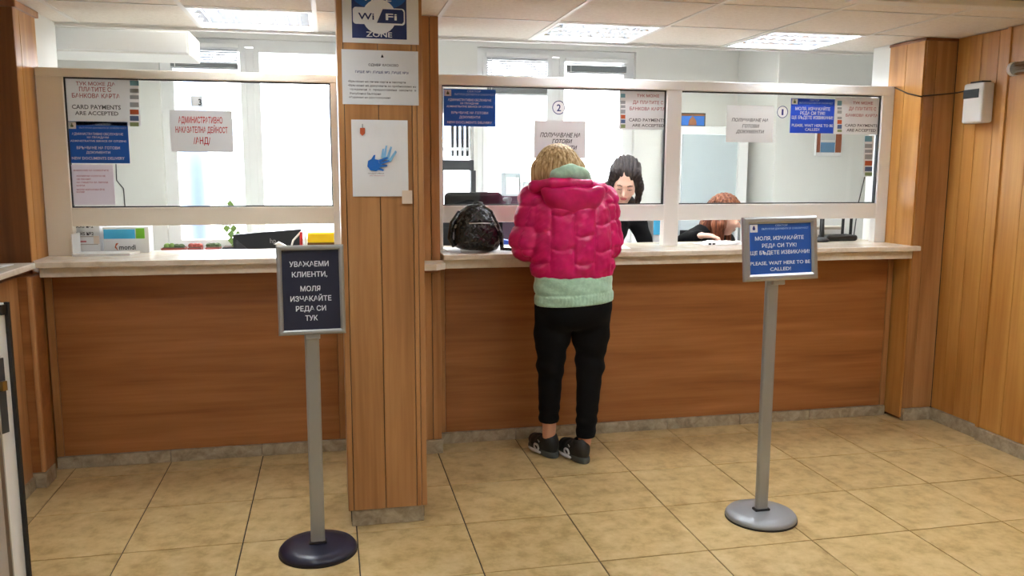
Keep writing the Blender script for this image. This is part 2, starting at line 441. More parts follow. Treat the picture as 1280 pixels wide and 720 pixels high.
# ------------------------------------------------------------------ suspended ceiling: grid bars and panels
ceiling = struct('ceiling', 'wall_grey', MB().box(-2.6, 3.75, -2.6, YEDGE, ZCEIL+0.05, ZCEIL+0.07), 'suspended ceiling of beige mineral panels')
LAMPS = {(-2, 0): 'o', (1, 0): 'o', (3, 0): 'o', (-2, -3): 'l', (1, -3): 'l', (3, -3): 'l', (-2, -6): 'l', (1, -6): 'l', (3, -6): 'l', (1, -9): 'l'}
pan = B(-GS/2+0.008, GS/2-0.008, -GS/2+0.008, GS/2-0.008, 0.0, 0.014); pan_me = bpy.data.meshes.new('panel'); pan_me.from_pydata(pan.v, [], pan.f); pan_me.materials.append(MATS['ceiling_panel'])
for i in range(-5, 6):
    for j in range(-11, 1):
        if (i, j) in LAMPS: continue
        link_mesh('panel', pan_me, ceiling, (GX0+(i+0.5)*GS, GY0+(j+0.5)*GS, ZCEIL+0.004))
for i in range(-5, 7):
    B(GX0+i*GS-0.011, GX0+i*GS+0.011, -2.4, YEDGE, ZCEIL, ZCEIL+0.03).build('grid_bar', 'ceiling_grid', ceiling)
for j in range(-11, 2):
    B(-2.5, 3.65, GY0+j*GS-0.011, GY0+j*GS+0.011, ZCEIL+0.001, ZCEIL+0.03).build('grid_bar', 'ceiling_grid', ceiling)
B(-2.5, 3.65, YEDGE-0.03, YEDGE, ZCEIL-0.012, ZCEIL+0.06).build('edge_trim', 'ceiling_grid', ceiling)

def ceiling_light(cx, cy, ZCEIL, label, tube_mat):
    t = thing('ceiling_light', label, 'ceiling light', (cx, cy, ZCEIL), 'louvred ceiling lights')
    h = GS/2-0.012
    fr = MB()
    fr.box(cx-h, cx+h, cy-h, cy-h+0.018, ZCEIL-0.002, ZCEIL+0.04).box(cx-h, cx+h, cy+h-0.018, cy+h, ZCEIL-0.002, ZCEIL+0.04)
    fr.box(cx-h, cx-h+0.018, cy-h+0.018, cy+h-0.018, ZCEIL-0.002, ZCEIL+0.04).box(cx+h-0.018, cx+h, cy-h+0.018, cy+h-0.018, ZCEIL-0.002, ZCEIL+0.04)
    fr.build('frame', 'frame_white', t)
    B(cx-h, cx+h, cy-h, cy+h, ZCEIL+0.042, ZCEIL+0.048).build('reflector', 'reflector', t)
    for k in range(4):
        y = cy-h+0.018+(2*h-0.036)*(k+0.5)/4
        MB().tube([(cx-h+0.03, y, ZCEIL+0.03), (cx+h-0.03, y, ZCEIL+0.03)], 0.012, 8).build('tube', tube_mat, t)
    for k in range(1, 4):
        y = cy-h+0.018+(2*h-0.036)*k/4
        MB().prism([(y-0.012, ZCEIL+0.04), (y+0.012, ZCEIL+0.04), (y, ZCEIL)], cx-h+0.018, cx+h-0.018, 'x').build('long_louvre', 'louvre', t)
    for k in range(1, 9):
        x = cx-h+(2*h)*k/9
        MB().prism([(x-0.003, ZCEIL+0.002), (x+0.003, ZCEIL+0.002), (x+0.001, ZCEIL+0.03), (x-0.001, ZCEIL+0.03)], cy-h+0.018, cy+h-0.018, 'y').build('cross_louvre', 'louvre', t)
    return t
for (i, j), k in LAMPS.items():
    if k == 'o':
        lab = {-2: 'louvred ceiling light above the left service window', 1: 'louvred ceiling light above the window with number two', 3: 'louvred ceiling light above the right window with number one'}[i]
        ceiling_light(GX0+(i+0.5)*GS, GY0+(j+0.5)*GS, ZCEIL, lab, 'lamp_tube')
    else:
        row = {-3: 'nearest the counters', -6: 'in the middle of the lobby', -9: 'at the back of the lobby'}[j]
        ceiling_light(GX0+(i+0.5)*GS, GY0+(j+0.5)*GS, ZCEIL, 'lobby ceiling light %s, %s' % (row, {-2: 'left row', 1: 'centre row', 3: 'row by the oak wall'}[i]), 'lamp_tube_lobby')
for xx, lab in ((-0.6, 'behind the left screen'), (1.3, 'behind the middle pane'), (2.6, 'behind the right pane')):  # unseen lights added to brighten the office
    ceiling_light(xx, 5.40, ZOFF-0.05, 'added unseen light on the high office ceiling %s' % lab, 'added_tube_back')
tr = B(2.2, XR-0.02, 3.28, 3.36, ZCEIL-0.03, ZCEIL+0.001, bev=0.004).build('trim_1', 'ceiling_grid'); tr['kind'] = 'structure'; tr['label'] = 'white strip across the ceiling near the right wall'

# ------------------------------------------------------------------ walls of the lobby
def boards(parent, xs, y, z0, z1, m, t=0.012, name='board', gap=0.003):
    for a, b in zip(xs[:-1], xs[1:]):
        B(a+gap/2, b-gap/2, y, y+t, z0, z1, bev=0.0015).build(name, m, parent)
def boards_x(parent, ys, x, z0, z1, m, t=0.012, name='board', gap=0.003, side=1):
    for a, b in zip(ys[:-1], ys[1:]):
        B(min(x, x+side*t), max(x, x+side*t), a+gap/2, b-gap/2, z0, z1, bev=0.0015).build(name, m, parent)
wr = struct('wall_right', 'gasket', MB().box(XR+0.012, XR+0.10, -2.6, 4.284, 0, ZCEIL), 'oak panelled right lobby wall')
boards_x(wr, [3.862, 3.955, 4.08, 4.17, 4.261], XR, 0.075, ZCEIL, 'oak_wall')
ys = [3.862]
while ys[-1] > -2.4: ys.append(ys[-1]-random.choice([0.165, 0.19, 0.15]))
boards_x(wr, sorted(ys), XR-0.022, 0.075, ZCEIL, 'oak_wall', t=0.034)
B(XR-0.032, XR, 3.845, 3.868, 0.075, ZCEIL, bev=0.002).build('cover_strip', 'oak_wall', wr)
bs = struct('baseboard_right', 'gasket', MB().box(XR-0.004, XR+0.012, -2.4, 4.26, 0, 0.06), 'stone skirting along the right wall')
y = 4.255
while y > -2.0:
    off = 0.0 if y > 3.87 else -0.022
    e = 3.862 if y > 3.87 else y-0.45
    B(XR-0.014+off, XR+0.012, e+0.002, y-0.002, 0, 0.072, bev=0.002).build('stone', 'skirting_stone', bs); y = e
# pier at the right end of the counter
pier = thing('corner_pier', 'oak clad pier between the right counter and the right wall', 'pillar', (3.44, 4.42, 0))
B(3.345, XR+0.01, 4.285, 4.57, 0, ZCEIL).build('core', 'oak_dark', pier)
boards(pier, [3.33, 3.395, XR], 4.262, 0.075, ZCEIL, 'oak_vertical')
boards_x(pier, [4.266, 4.42, 4.572], 3.318, 0.02, ZCEIL, 'oak_wall', t=0.014)
B(3.336, XR-0.004, 4.25, 4.285, 0, 0.072, bev=0.002).build('base_stone', 'skirting_stone', pier)
B(3.314, XR, 4.255, 4.275, ZCEIL-0.016, ZCEIL, bev=0.002).build('crown_strip', 'oak_dark', pier)
B(3.314, 3.325, 4.26, 4.575, ZCEIL-0.016, ZCEIL, bev=0.002).build('crown_strip', 'oak_dark', pier)
struct('wall_stub', 'wall_white', MB().box(3.325, 3.75, 4.575, 4.74, 0, ZOFF), 'short white wall return behind the right pier')

# left pier (upper dark front, side coloured lighter for the office window light) and the return counter below it
lp = thing('corner_pier', 'dark oak clad pier left of the left service window', 'pillar', (-1.9, 4.42, 0))
B(-2.58, -1.392, 4.30, 4.58, 0, ZCEIL).build('core', 'oak_dark', lp)
boards(lp, [-2.58, -2.3, -2.0, -1.70, -1.378], 4.283, 0.0, ZCEIL-0.02, 'oak_dark', t=0.017)
boards_x(lp, [4.285, 4.36, 4.58], -1.392, 0.0, ZCEIL-0.02, 'oak_wall', t=0.014)
B(-2.58, -1.366, 4.274, 4.29, ZCEIL-0.03, ZCEIL, bev=0.002).build('crown_strip', 'oak_dark', lp)
B(-1.38, -1.362, 4.275, 4.585, ZCEIL-0.03, ZCEIL, bev=0.002).build('crown_strip', 'oak_vertical', lp)
struct('wall_left_stub', 'wall_white', MB().box(-2.6, -1.38, 4.585, 4.9, 0, ZOFF), 'short white wall return behind the left pier')
struct('wall_left', 'wall_white', MB().box(-2.7, -2.6, -2.6, YBACK+0.2, 0, ZOFF), 'far left wall beyond the return counter')
struct('wall_rear', 'wall_white', MB().box(-2.7, 3.75, -2.7, -2.6, 0, ZCEIL+0.06), 'lobby wall behind the camera')
rc = thing('service_counter', 'oak panelled return counter along the left side', 'counter', (-1.6, 3.2, 0))
B(-1.75, -1.408, 1.0, 4.27, 0.0, 1.0).build('carcass', 'oak_dark', rc)
boards_x(rc, [1.0+0.36*k for k in range(9)]+[4.13], -1.408, 0.06, 1.0, 'oak_vertical', t=0.014)
for k in range(7): B(-1.41, -1.384, 1.0+0.45*k+0.002, min(1.45+0.45*k, 4.13)-0.002, 0, 0.058, bev=0.002).build('base_stone', 'skirting_stone', rc)
rt = B(-1.80, -1.335, 1.0, 4.195, 1.032, ZC, bev=0.004).build('counter_top', 'marble', org=(-1.55, 2.6, 1.032)); props(rt, 'beige marble slab on the left return counter', 'worktop')
q0 = on_z(2, 333, ZC); pp = MB().prism([(-1.62, 3.9), (-1.42, 3.93), (-1.40, 4.12), (-1.62, 4.10)], ZC, ZC+0.002)
props(pp.build('paper_sheet', 'paper_bright', org=(-1.5, 4.0, ZC)), 'white paper sheet lying on the left return counter', 'paper')

# ------------------------------------------------------------------ service counters
def service_counter(x0, x1, label, joints):
    t = thing('service_counter', label, 'counter', ((x0+x1)/2, YP, 0))
    B(x0, x1, YP+0.012, 4.60, 0.0, 1.0).build('carcass', 'oak_dark', t)
    B(x0+0.035, x1-0.035, YP, YP+0.012, 0.062, 0.985, bev=0.0015).build('front_panel', 'oak_counter', t)
    B(x0, x0+0.033, YP-0.006, YP+0.012, 0.062, 0.985, bev=0.003).build('edge_strip', 'oak_vertical', t)
    B(x1-0.033, x1, YP-0.006, YP+0.012, 0.062, 0.985, bev=0.003).build('edge_strip', 'oak_vertical', t)
    B(max(x0, -1.335), x1, YP-0.165, YP+0.012, 0.985, 1.032, bev=0.003).build('apron', 'marble', t)
    for a, b in zip(joints[:-1], joints[1:]):
        B(a+0.0015, b-0.0015, YP-0.015, YP+0.012, 0, 0.06, bev=0.002).build('base_stone', 'skirting_stone', t)
    return t
service_counter(-1.368, 0.05, 'oak fronted counter left of the square pillar', [-1.368, -0.835, -0.385, 0.05])
service_counter(0.552, 3.308, 'long oak fronted counter right of the square pillar', [0.552, 0.975, 1.43, 1.878, 2.335, 2.79, 3.308])
# corner upright where the left counter meets the return counter
cu_ = thing('corner_post', 'oak corner post between left counter and return counter', 'post', (-1.37, 4.27, 0))
B(-1.405, -1.340, 4.14, 4.272, 0.075, 1.0, bev=0.003).build('post', 'oak_counter', cu_)
B(-1.36, -1.339, 4.133, 4.16, 0.075, 1.0, bev=0.006).build('edge_strip', 'oak_vertical', cu_)
B(-1.407, -1.337, 4.133, 4.272, 0.0, 0.073, bev=0.003).build('base_stone', 'skirting_stone', cu_)
# slabs
s1 = MB().prism([(-1.376, 4.285), (-1.34, YF), (0.045, YF), (0.045, 4.72), (-1.376, 4.72)], 1.032, ZC).build('counter_top', 'marble', org=(-0.6, 4.4, 1.032))
props(s1, 'beige marble slab on the left counter', 'worktop')
s2 = MB().prism([(0.555, YF), (3.335, YF), (3.335, 4.245), (3.306, 4.25), (3.306, 4.74), (0.555, 4.74)], 1.032, ZC).build('counter_top', 'marble', org=(1.9, 4.4, 1.032))
props(s2, 'long beige marble slab on the right counter', 'worktop')
for s_ in (s1, s2):
    bv = s_.modifiers.new('bevel', 'BEVEL'); bv.width = 0.004; bv.segments = 2; bv.limit_method = 'ANGLE'

# ------------------------------------------------------------------ square pillar and the pilaster behind it
pl = thing('square_pillar', 'free standing oak clad pillar between the two counters', 'pillar', (0.205, 3.56, 0))
PX0, PX1, PY0, PY1 = 0.04, 0.37, 3.395, 3.725
B(PX0+0.012, PX1-0.012, PY0+0.012, PY1-0.012, 0.02, ZCEIL-0.002).build('core', 'gasket', pl)
for a, b, n_ in ((PX0, PX0+0.022, 'corner_trim'), (PX0+0.0245, 0.1945, 'board'), (0.197, 0.326, 'board'), (0.3285, 0.346, 'board'), (PX1-0.022, PX1, 'corner_trim')):
    B(a, b, PY0, PY0+0.02, 0.072, ZCEIL, bev=0.002).build(n_, 'oak_vertical', pl)
    B(a, b, PY1-0.02, PY1, 0.072, ZCEIL, bev=0.002).build(n_, 'oak_vertical', pl)
for xs_, sd in ((PX0, 1), (PX1, -1)):
    boards_x(pl, [PY0+0.02, 3.56, PY1-0.02], xs_, 0.072, ZCEIL, 'oak_vertical', t=0.02, side=sd)
B(PX0+0.014, PX1-0.014, PY0+0.006, PY1-0.006, 0, 0.071, bev=0.003).build('base_stone', 'skirting_stone', pl)
ps = thing('pilaster', 'oak clad pilaster behind the square pillar', 'pillar', (0.31, 4.4, 0))
B(0.062, 0.534, 4.262, 4.60, 0.02, ZCEIL-0.002).build('core', 'gasket', ps)
boards(ps, [0.05, 0.21, 0.37, 0.50, 0.546], 4.25, 0.075, ZCEIL, 'oak_vertical')
boards_x(ps, [4.262, 4.35, 4.60], 0.534, 0.02, ZCEIL, 'oak_vertical')
boards_x(ps, [4.262, 4.40, 4.60], 0.05, 0.02, ZCEIL, 'oak_vertical')
B(0.055, 0.55, 4.24, 4.40, 0, 0.072, bev=0.003).build('base_stone', 'skirting_stone', ps)
sl = MB().prism([(0.05, 4.233), (0.05, 4.05), (0.50, 4.05), (0.55, 4.10), (0.55, 4.233)], 1.0, 1.03).build('ledge', 'marble', org=(0.3, 4.15, 1.0))
props(sl, 'small stone ledge wrapped round the pilaster', 'ledge')
B(0.06, 0.54, 4.235, 4.252, 0.965, 1.0, bev=0.003).build('ledge_moulding', 'oak_counter', ps)

# ------------------------------------------------------------------ glass screens
def glass_screen(x0, x1, panes, ztop, zgt, m, label):
    t = thing('glass_screen', label, 'glass screen', ((x0+x1)/2, GY, ZC))
    zb, zr = 1.297, 1.205; D = 0.06
    B(x0, x1, GY, GY+D, zgt, ztop, bev=0.004).build('top_rail', m, t)
    B(x0, x1, GY+0.004, GY+D-0.004, zr, zb, bev=0.004).build('bottom_rail', m, t)
    edges = [x0]+[e for p in panes for e in p]+[x1]
    for k in range(0, len(edges), 2):
        B(edges[k], edges[k+1], GY+0.002, GY+D-0.002, ZC, zgt+0.001, bev=0.003).build('post', m, t)
    for a, b in panes:
        g = B(a-0.004, b+0.004, GY+0.030, GY+0.035, zb-0.004, zgt+0.004).build('pane', 'glass', t)
        w = 0.006
        MB().box(a, b, GY+0.018, GY+0.04, zb, zb+w).box(a, b, GY+0.018, GY+0.04, zgt-w, zgt).box(a, a+w, GY+0.018, GY+0.04, zb+w, zgt-w).box(b-w, b, GY+0.018, GY+0.04, zb+w, zgt-w).build('gasket', 'gasket', g)
    return t
glass_screen(-1.372, 0.048, [(-1.252, 0.014)], 1.972, 1.930, 'frame_cream', 'cream framed glass screen left of the pillar')
glass_screen(0.548, 3.316, [(0.594, 1.868), (1.958, 3.240)], 1.990, 1.936, 'frame_white', 'white framed two pane glass screen right of the pillar')

# ------------------------------------------------------------------ office shell
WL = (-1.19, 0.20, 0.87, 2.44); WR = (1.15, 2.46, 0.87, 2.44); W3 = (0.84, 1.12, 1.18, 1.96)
m_ = MB()
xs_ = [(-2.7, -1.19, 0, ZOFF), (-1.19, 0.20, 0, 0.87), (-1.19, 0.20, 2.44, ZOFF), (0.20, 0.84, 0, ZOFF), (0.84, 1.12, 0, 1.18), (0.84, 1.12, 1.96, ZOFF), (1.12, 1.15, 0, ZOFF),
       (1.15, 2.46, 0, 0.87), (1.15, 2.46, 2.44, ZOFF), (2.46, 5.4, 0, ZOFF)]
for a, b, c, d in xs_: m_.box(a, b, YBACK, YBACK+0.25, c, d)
struct('wall_back', 'wall_white', m_, 'white back wall of the office')
struct('wall_office_right', 'wall_white', MB().box(5.3, 5.4, 4.4, YBACK, 0, ZOFF), 'right office wall')
struct('wall_office_front', 'wall_white', MB().box(3.75, 5.4, 4.4, 4.5, 0, ZOFF), 'office wall behind the lobby wall')
bx = on_y(968, 200, 5.95)[0]
struct('wall_projection', 'wall_white', MB().box(bx, 5.3, 5.95, YBACK, 0, ZOFF), 'white projecting wall at the right of the office')
struct('ceiling_office', 'wall_white', MB().box(-2.7, 5.4, YEDGE, YBACK+0.25, ZOFF, ZOFF+0.08), 'office ceiling')
struct('wall_soffit', 'wall_white', MB().box(-2.7, 5.4, YEDGE-0.001, YEDGE+0.02, ZCEIL+0.055, ZOFF), 'upstand above the suspended ceiling edge')
struct('ceiling_void', 'wall_white', MB().box(-2.75, 5.4, -2.7, YEDGE+0.02, ZOFF, ZOFF+0.08), 'slab above the suspended ceiling')

def window(n, r_, label, mull, transom):
    x0, x1, z0, z1 = r_; Y0 = YBACK+0.05; Y1 = YBACK+0.12
    o = MB().box(x0, x1, Y0, Y1, z0, z0+0.05).box(x0, x1, Y0, Y1, z1-0.05, z1).box(x0, x0+0.05, Y0, Y1, z0+0.05, z1-0.05).box(x1-0.05, x1, Y0, Y1, z0+0.05, z1-0.05).build('window_%d' % n, 'frame_white')
    o['kind'] = 'structure'; o['label'] = label
    B(mull-0.03, mull+0.03, Y0-0.005, Y1, z0+0.06, z1-0.06, bev=0.004).build('mullion', 'frame_white', o)
    for a, b in ((x0+0.05, mull-0.03), (mull+0.03, x1-0.05)):
        s_ = MB()
        s_.box(a, b, Y0-0.01, Y1-0.02, z0+0.05, z0+0.09).box(a, b, Y0-0.01, Y1-0.02, z1-0.09, z1-0.05).box(a, a+0.04, Y0-0.01, Y1-0.02, z0+0.09, z1-0.09).box(b-0.04, b, Y0-0.01, Y1-0.02, z0+0.09, z1-0.09)
        sh = s_.build('sash', 'frame_white', o)
        B(a+0.03, b-0.03, Y0+0.02, Y0+0.026, z0+0.08, z1-0.08).build('pane', 'window_glass', sh)
    B(x0-0.03, x1+0.03, YBACK-0.18, YBACK+0.06, z0-0.03, z0, bev=0.004).build('sill', 'frame_white', o)
    return o
w1 = window(1, WL, 'white framed office window behind the left counter', on_y(316, 200, YBACK)[0], None)
w2 = window(2, WR, 'white framed office window behind the standing customer', on_y(696, 150, YBACK)[0], None)
x0, x1, z0, z1 = W3  # reflection in the glass screen, modelled as an opening in the back wall
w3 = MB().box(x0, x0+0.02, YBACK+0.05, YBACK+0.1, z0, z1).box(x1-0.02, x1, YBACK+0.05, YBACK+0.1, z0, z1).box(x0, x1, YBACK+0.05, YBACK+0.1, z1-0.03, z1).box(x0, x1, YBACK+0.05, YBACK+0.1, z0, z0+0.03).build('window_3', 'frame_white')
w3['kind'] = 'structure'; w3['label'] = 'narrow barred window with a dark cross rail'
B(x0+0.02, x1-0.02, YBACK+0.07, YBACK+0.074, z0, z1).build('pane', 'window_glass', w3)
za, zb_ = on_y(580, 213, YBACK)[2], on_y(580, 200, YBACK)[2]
B(x0-0.02, x1, YBACK+0.0, YBACK+0.06, za, zb_, bev=0.004).build('reflected_rail', 'dark_grey', w3)
B(x1-0.025, x1+0.015, YBACK-0.01, YBACK+0.06, z0-0.05, za, bev=0.004).build('reflected_jamb', 'dark_grey', w3)
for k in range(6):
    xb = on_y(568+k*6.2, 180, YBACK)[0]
    B(xb-0.012, xb+0.012, YBACK+0.09, YBACK+0.105, zb_+0.03, z1-0.03, bev=0.002).build('reflected_bar', 'dark_grey', w3)
B(x0+0.05, x1, YBACK+0.085, YBACK+0.088, zb_+0.075, zb_+0.1).build('reflected_tie', 'frame_white', w3)
# light portals in the openings (they guide the daylight that comes from the sky)
for n_, r_ in enumerate((WL, WR)):
    ld = bpy.data.lights.new('window_portal', 'AREA'); ld.shape = 'RECTANGLE'; ld.size = r_[1]-r_[0]; ld.size_y = r_[3]-r_[2]; ld.cycles.is_portal = True
    lo = bpy.data.objects.new('window_portal', ld); C.objects.link(lo); lo.location = ((r_[0]+r_[1])/2, YBACK+0.2, (r_[2]+r_[3])/2); lo.rotation_euler = (-math.pi/2, 0, 0)

def blind(name_label, xa, xb, ztop, zbot, bundle):
    t = thing('venetian_blind', name_label, 'blind', ((xa+xb)/2, YBACK-0.0, zbot), 'venetian blinds on the office windows')
    B(xa, xb, YBACK-0.005, YBACK+0.03, ztop-0.03, ztop, bev=0.003).build('headrail', 'frame_white', t)
    s_ = MB(); z = ztop-0.045
    while z > zbot+0.02+bundle:
        s_.add([(xa+0.01, YBACK-0.002, z-0.007), (xb-0.01, YBACK-0.002, z-0.007), (xb-0.01, YBACK+0.020, z+0.007), (xa+0.01, YBACK+0.020, z+0.007)], [(0, 1, 2, 3)]); z -= 0.018
    o = s_.build('slats', 'blind', t); o['kind'] = 'stuff'
    if bundle: B(xa+0.01, xb-0.01, YBACK, YBACK+0.025, zbot+0.015, zbot+0.015+bundle, bev=0.004).build('slat_bundle', 'blind_dark', t)
    B(xa+0.01, xb-0.01, YBACK, YBACK+0.025, zbot, zbot+0.014, bev=0.003).build('bottom_rail', 'blind', t)
    MB().tube([(xa+0.04, YBACK-0.008, ztop-0.02), (xa+0.045, YBACK-0.008, zbot-0.25)], 0.003, 6).build('wand', 'frame_white', t)
mx1 = on_y(316, 200, YBACK)[0]; mx2 = on_y(696, 150, YBACK)[0]
blind('pale blind lowered a little at the top of the left office window', WL[0]+0.07, mx1-0.07, 2.40, on_y(250, 86, YBACK)[2], 0.03)
blind('pale blind on the left sash of the window behind the customer', WR[0]+0.07, mx2-0.07, 2.40, on_y(650, 119, YBACK)[2], 0.06)
blind('short raised blind on the right sash of the window behind the customer', mx2+0.07, WR[1]-0.07, 2.38, on_y(740, 92, YBACK)[2], 0.05)

# boxed white unit under the ceiling at the left
bl, br_ = on_y(77, 32, 5.02), on_y(237, 69, 5.02)
ac = thing('wall_box', 'long white boxed unit hanging under the office ceiling at left', 'boxed unit', ((bl[0]+br_[0])/2, 5.2, br_[2]))
B(-1.55, br_[0], 5.02, 5.42, br_[2], 2.245, bev=0.006).build('casing', 'wall_white', ac)
B(-1.55, br_[0]-0.01, 5.012, 5.022, br_[2]+0.01, 2.235, bev=0.003).build('front_cover', 'frame_white', ac)
for xx in (-1.35, -0.85): B(xx-0.015, xx+0.015, 5.1, 5.13, 2.24, ZOFF).build('hanger', 'frame_white', ac)

# outside
struct('ground_outside', 'ground', MB().box(-40, 60, YBACK+0.3, 90, -4.1, -4.0), 'pale paving outside the office windows')
def house(x0, x1, y0, y1, z1, zr, label, mw, mr):
    t = thing('house', label, 'building', ((x0+x1)/2, y0, -4.0), 'houses beyond the office windows')
    B(x0, x1, y0, y1, -4.0, z1).build('wall', mw, t)
    MB().prism([(x0-0.4, z1), (x1+0.4, z1), (x1+0.4, z1+0.15), ((x0+x1)/2, zr), (x0-0.4, z1+0.15)], y0-0.4, y1, 'y').build('roof', mr, t)
    return t
g = on_y(320, 115, 22)
house(g[0]-1.2, g[0]+6.5, 22, 28, on_y(380, 172, 22)[2], on_y(320, 110, 22)[2], 'pale house with grey roof seen through the left office window', 'facade', 'roof_grey')
g0, g1 = on_y(206, 150, 24), on_y(229, 150, 24)
house(g0[0]-2.5, g1[0], 24, 30, 6.5, 7.5, 'tall blue grey house at the edge of the left office window', 'facade_grey', 'roof_grey')

# ------------------------------------------------------------------ posters and signs on glass and pillar
PYG = GY+0.029           # lobby face of the glass
PYP = PY0-0.001          # face of the pillar
def px_rect(u0, v0, u1, v1, Y):
    a = on_y((u0+u1)/2, v1, Y); b = on_y((u0+u1)/2, v0, Y); l = on_y(u0, (v0+v1)/2, Y); r2 = on_y(u1, (v0+v1)/2, Y)
    return l[0], r2[0], a[2], b[2]
class Poster:
    def __init__(s, name, label, cat, rect, Y, m, group=None, t=0.0012, wav=0.0):
        s.Y = Y; x0, x1, z0, z1 = px_rect(*rect, Y); s.x = (x0, x1, z0, z1)
        s.root = thing(name, label, cat, ((x0+x1)/2, Y, z0), group); s.t = t; s.layers = {}
        if wav:
            n = 16; v = []; fcs = []
            for j in range(n+1):
                for i in range(n+1):
                    d = -wav*(math.sin(i*0.7+j*0.35)**2*0.5+0.5*abs(math.sin(j*0.5)))*(0.2+0.8*min(1, 3*i/n, 3*(1-i/n)))
                    v.append((x0+(x1-x0)*i/n, Y-t+d*0.6, z0+(z1-z0)*j/n))
            v += [(p[0], Y, p[2]) for p in v]; o = (n+1)**2
            for j in range(n):
                for i in range(n):
                    a = j*(n+1)+i; fcs += [(a, a+1, a+n+2, a+n+1), (o+a, o+a+n+1, o+a+n+2, o+a+1)]
            mesh('sheet', v, fcs, m, s.root, True); s.front = Y-t-wav*0.65
        else:
            B(x0, x1, Y-t, Y, z0, z1).build('sheet', m, s.root); s.front = Y-t
    def rect(s, name, r_, m, d=0.0004):
        x0, x1, z0, z1 = px_rect(*r_, s.Y); B(x0, x1, s.front-d, s.front-0.0001, z0, z1).build(name, m, s.root)
    def text(s, st, r_, m, bold=True, slant=0.0):
        x0, x1, z0, z1 = px_rect(*r_, s.Y); lay = s.layers.setdefault((m, st), MB()); k = len(lay.v)
        text_into(lay, st, (x0, s.front-0.0008, z0), EX, EZ, x1-x0, z1-z0, bold)
        if slant: lay.v[k:] = [(p[0]+slant*(p[2]-z0), p[1], p[2]) for p in lay.v[k:]]
    def done(s):
        for (m, st), mb in s.layers.items(): mb.build('lettering', m, s.root)
        return s.root
def disc(cx, cz, Y, r_, t, n=28): return MB().prism([(cx+r_*math.cos(2*math.pi*k/n), cz+r_*math.sin(2*math.pi*k/n)) for k in range(n)], Y-t, Y, 'y')

def card_logos(p, u0, u1, vs_):
    ms = ['teal_mark', 'mark_grey', 'mark_grey', 'mark_grey', 'orange_mark', 'card_blue', 'card_green']
    for (va, vb), m in zip(vs_, ms): p.rect('card_mark', (u0, va, u1, vb), m)
# left pane
p = Poster('notice_sheet', 'card payment notice with red and grey lettering on the left screen', 'notice', (80, 99, 175, 157), PYG, 'paper_glass')
p.text('ТУК МОЖЕ ДА', (95, 102.5, 144, 107), 'ink_rose'); p.text('ПЛАТИТЕ С', (99, 109, 139, 114.5), 'ink_rose'); p.text('БАНКОВА КАРТА', (90, 117, 150, 122.5), 'ink_rose')
p.text('CARD PAYMENTS', (90, 131, 151, 136.5), 'ink_grey'); p.text('ARE ACCEPTED', (94, 139, 148, 144), 'ink_grey')
card_logos(p, 162.5, 173.5, [(101, 107), (111, 116), (119, 124), (128, 134), (137, 143), (145, 151), (153, 158)]); p.done()
def blue_sign(rect, label, m='sign_blue_glass', lines=(), Y=PYG, emblem=None, border=None):
    p = Poster('blue_sign', label, 'sign', rect, Y, m, 'blue window signs')
    for st, r_, mm in lines: p.text(st, r_, mm)
    p.rect('emblem_field', emblem, 'paper_glass')
    cx = (emblem[0]+emblem[2])/2; cy = (emblem[1]+emblem[3])/2; x0, x1, z0, z1 = px_rect(*emblem, Y); w = x1-x0
    c = ((x0+x1)/2, (z0+z1)/2)
    MB().prism([(c[0]-w*.16, c[1]-w*.22), (c[0]+w*.16, c[1]-w*.22), (c[0]+w*.2, c[1]), (c[0]+w*.07, c[1]+w*.08), (c[0]+w*.05, c[1]+w*.3), (c[0]-w*.05, c[1]+w*.3), (c[0]-w*.07, c[1]+w*.08), (c[0]-w*.2, c[1])], p.front-0.0012, p.front-0.0005, 'y').build('emblem', 'cactus', p.root)
    return p.done()
blue_sign((84, 152, 161, 204), 'blue documents delivery sign on the left screen', lines=[
    ('СЕКТОР', (119, 154.5, 139, 157), 'ink_pale'), ('БЪЛГАРСКИ ДОКУМЕНТИ ЗА САМОЛИЧНОСТ', (99, 159, 158, 161), 'ink_pale'),
    ('АДМИНИСТРАТИВНО ОБСЛУЖВАНЕ', (90, 166, 154, 169), 'ink_white'), ('НА ГРАЖДАНИ', (109, 170.5, 136, 173), 'ink_white'), ('ADMINISTRATIVE SERVICE OF CITIZENS', (88, 175, 158, 177.5), 'ink_white'),
    ('ВРЪЧВАНЕ НА ГОТОВИ', (96, 183, 150, 186.5), 'ink_white'), ('ДОКУМЕНТИ', (108, 189, 138, 192), 'ink_white'), ('NEW DOCUMENTS DELIVERY', (90, 196, 156, 199.5), 'ink_white')], emblem=(85, 152.5, 95, 161))
p = Poster('notice_sheet', 'pale pink notice with red lines below the blue left sign', 'notice', (86, 206, 143, 256), PYG, 'paper_glass_pink')
for k, (a, b) in enumerate(((92, 136), (96, 132), (96, 114), (96, 135), (96, 106), (96, 131), (96, 106))):
    v0 = (212, 219, 223, 227, 231, 236, 239)[k]
    p.text(('ВНИМАНИЕ НА КЛИЕНТИТЕ', 'КОПИРНИ УСЛУГИ НЕ', 'СЕ ПРАВЯТ', 'НА ГИШЕТО ЗА ЛИЧНИ', 'КАРТИ', 'МОЛЯ ИЗПОЛЗВАЙТЕ', 'КОПИР')[k], (a, v0, b, v0+2), 'ink_rose')
p.done()
p = Poster('notice_sheet', 'white sheet with large red lettering on the left screen', 'notice', (213, 138, 291, 190), PYG, 'paper_glass')
p.text('АДМИНИСТРАТИВНО', (223, 146, 278, 154), 'ink_red'); p.text('НАКАЗАТЕЛНА ДЕЙНОСТ', (219.5, 158.5, 284.5, 166), 'ink_red'); p.text('/АНД/', (242, 171.5, 263, 180), 'ink_red'); p.done()
p = Poster('number_label', 'small white square label with number three on the left screen', 'label', (239, 120, 253, 133), PYG, 'paper_glass_bright')
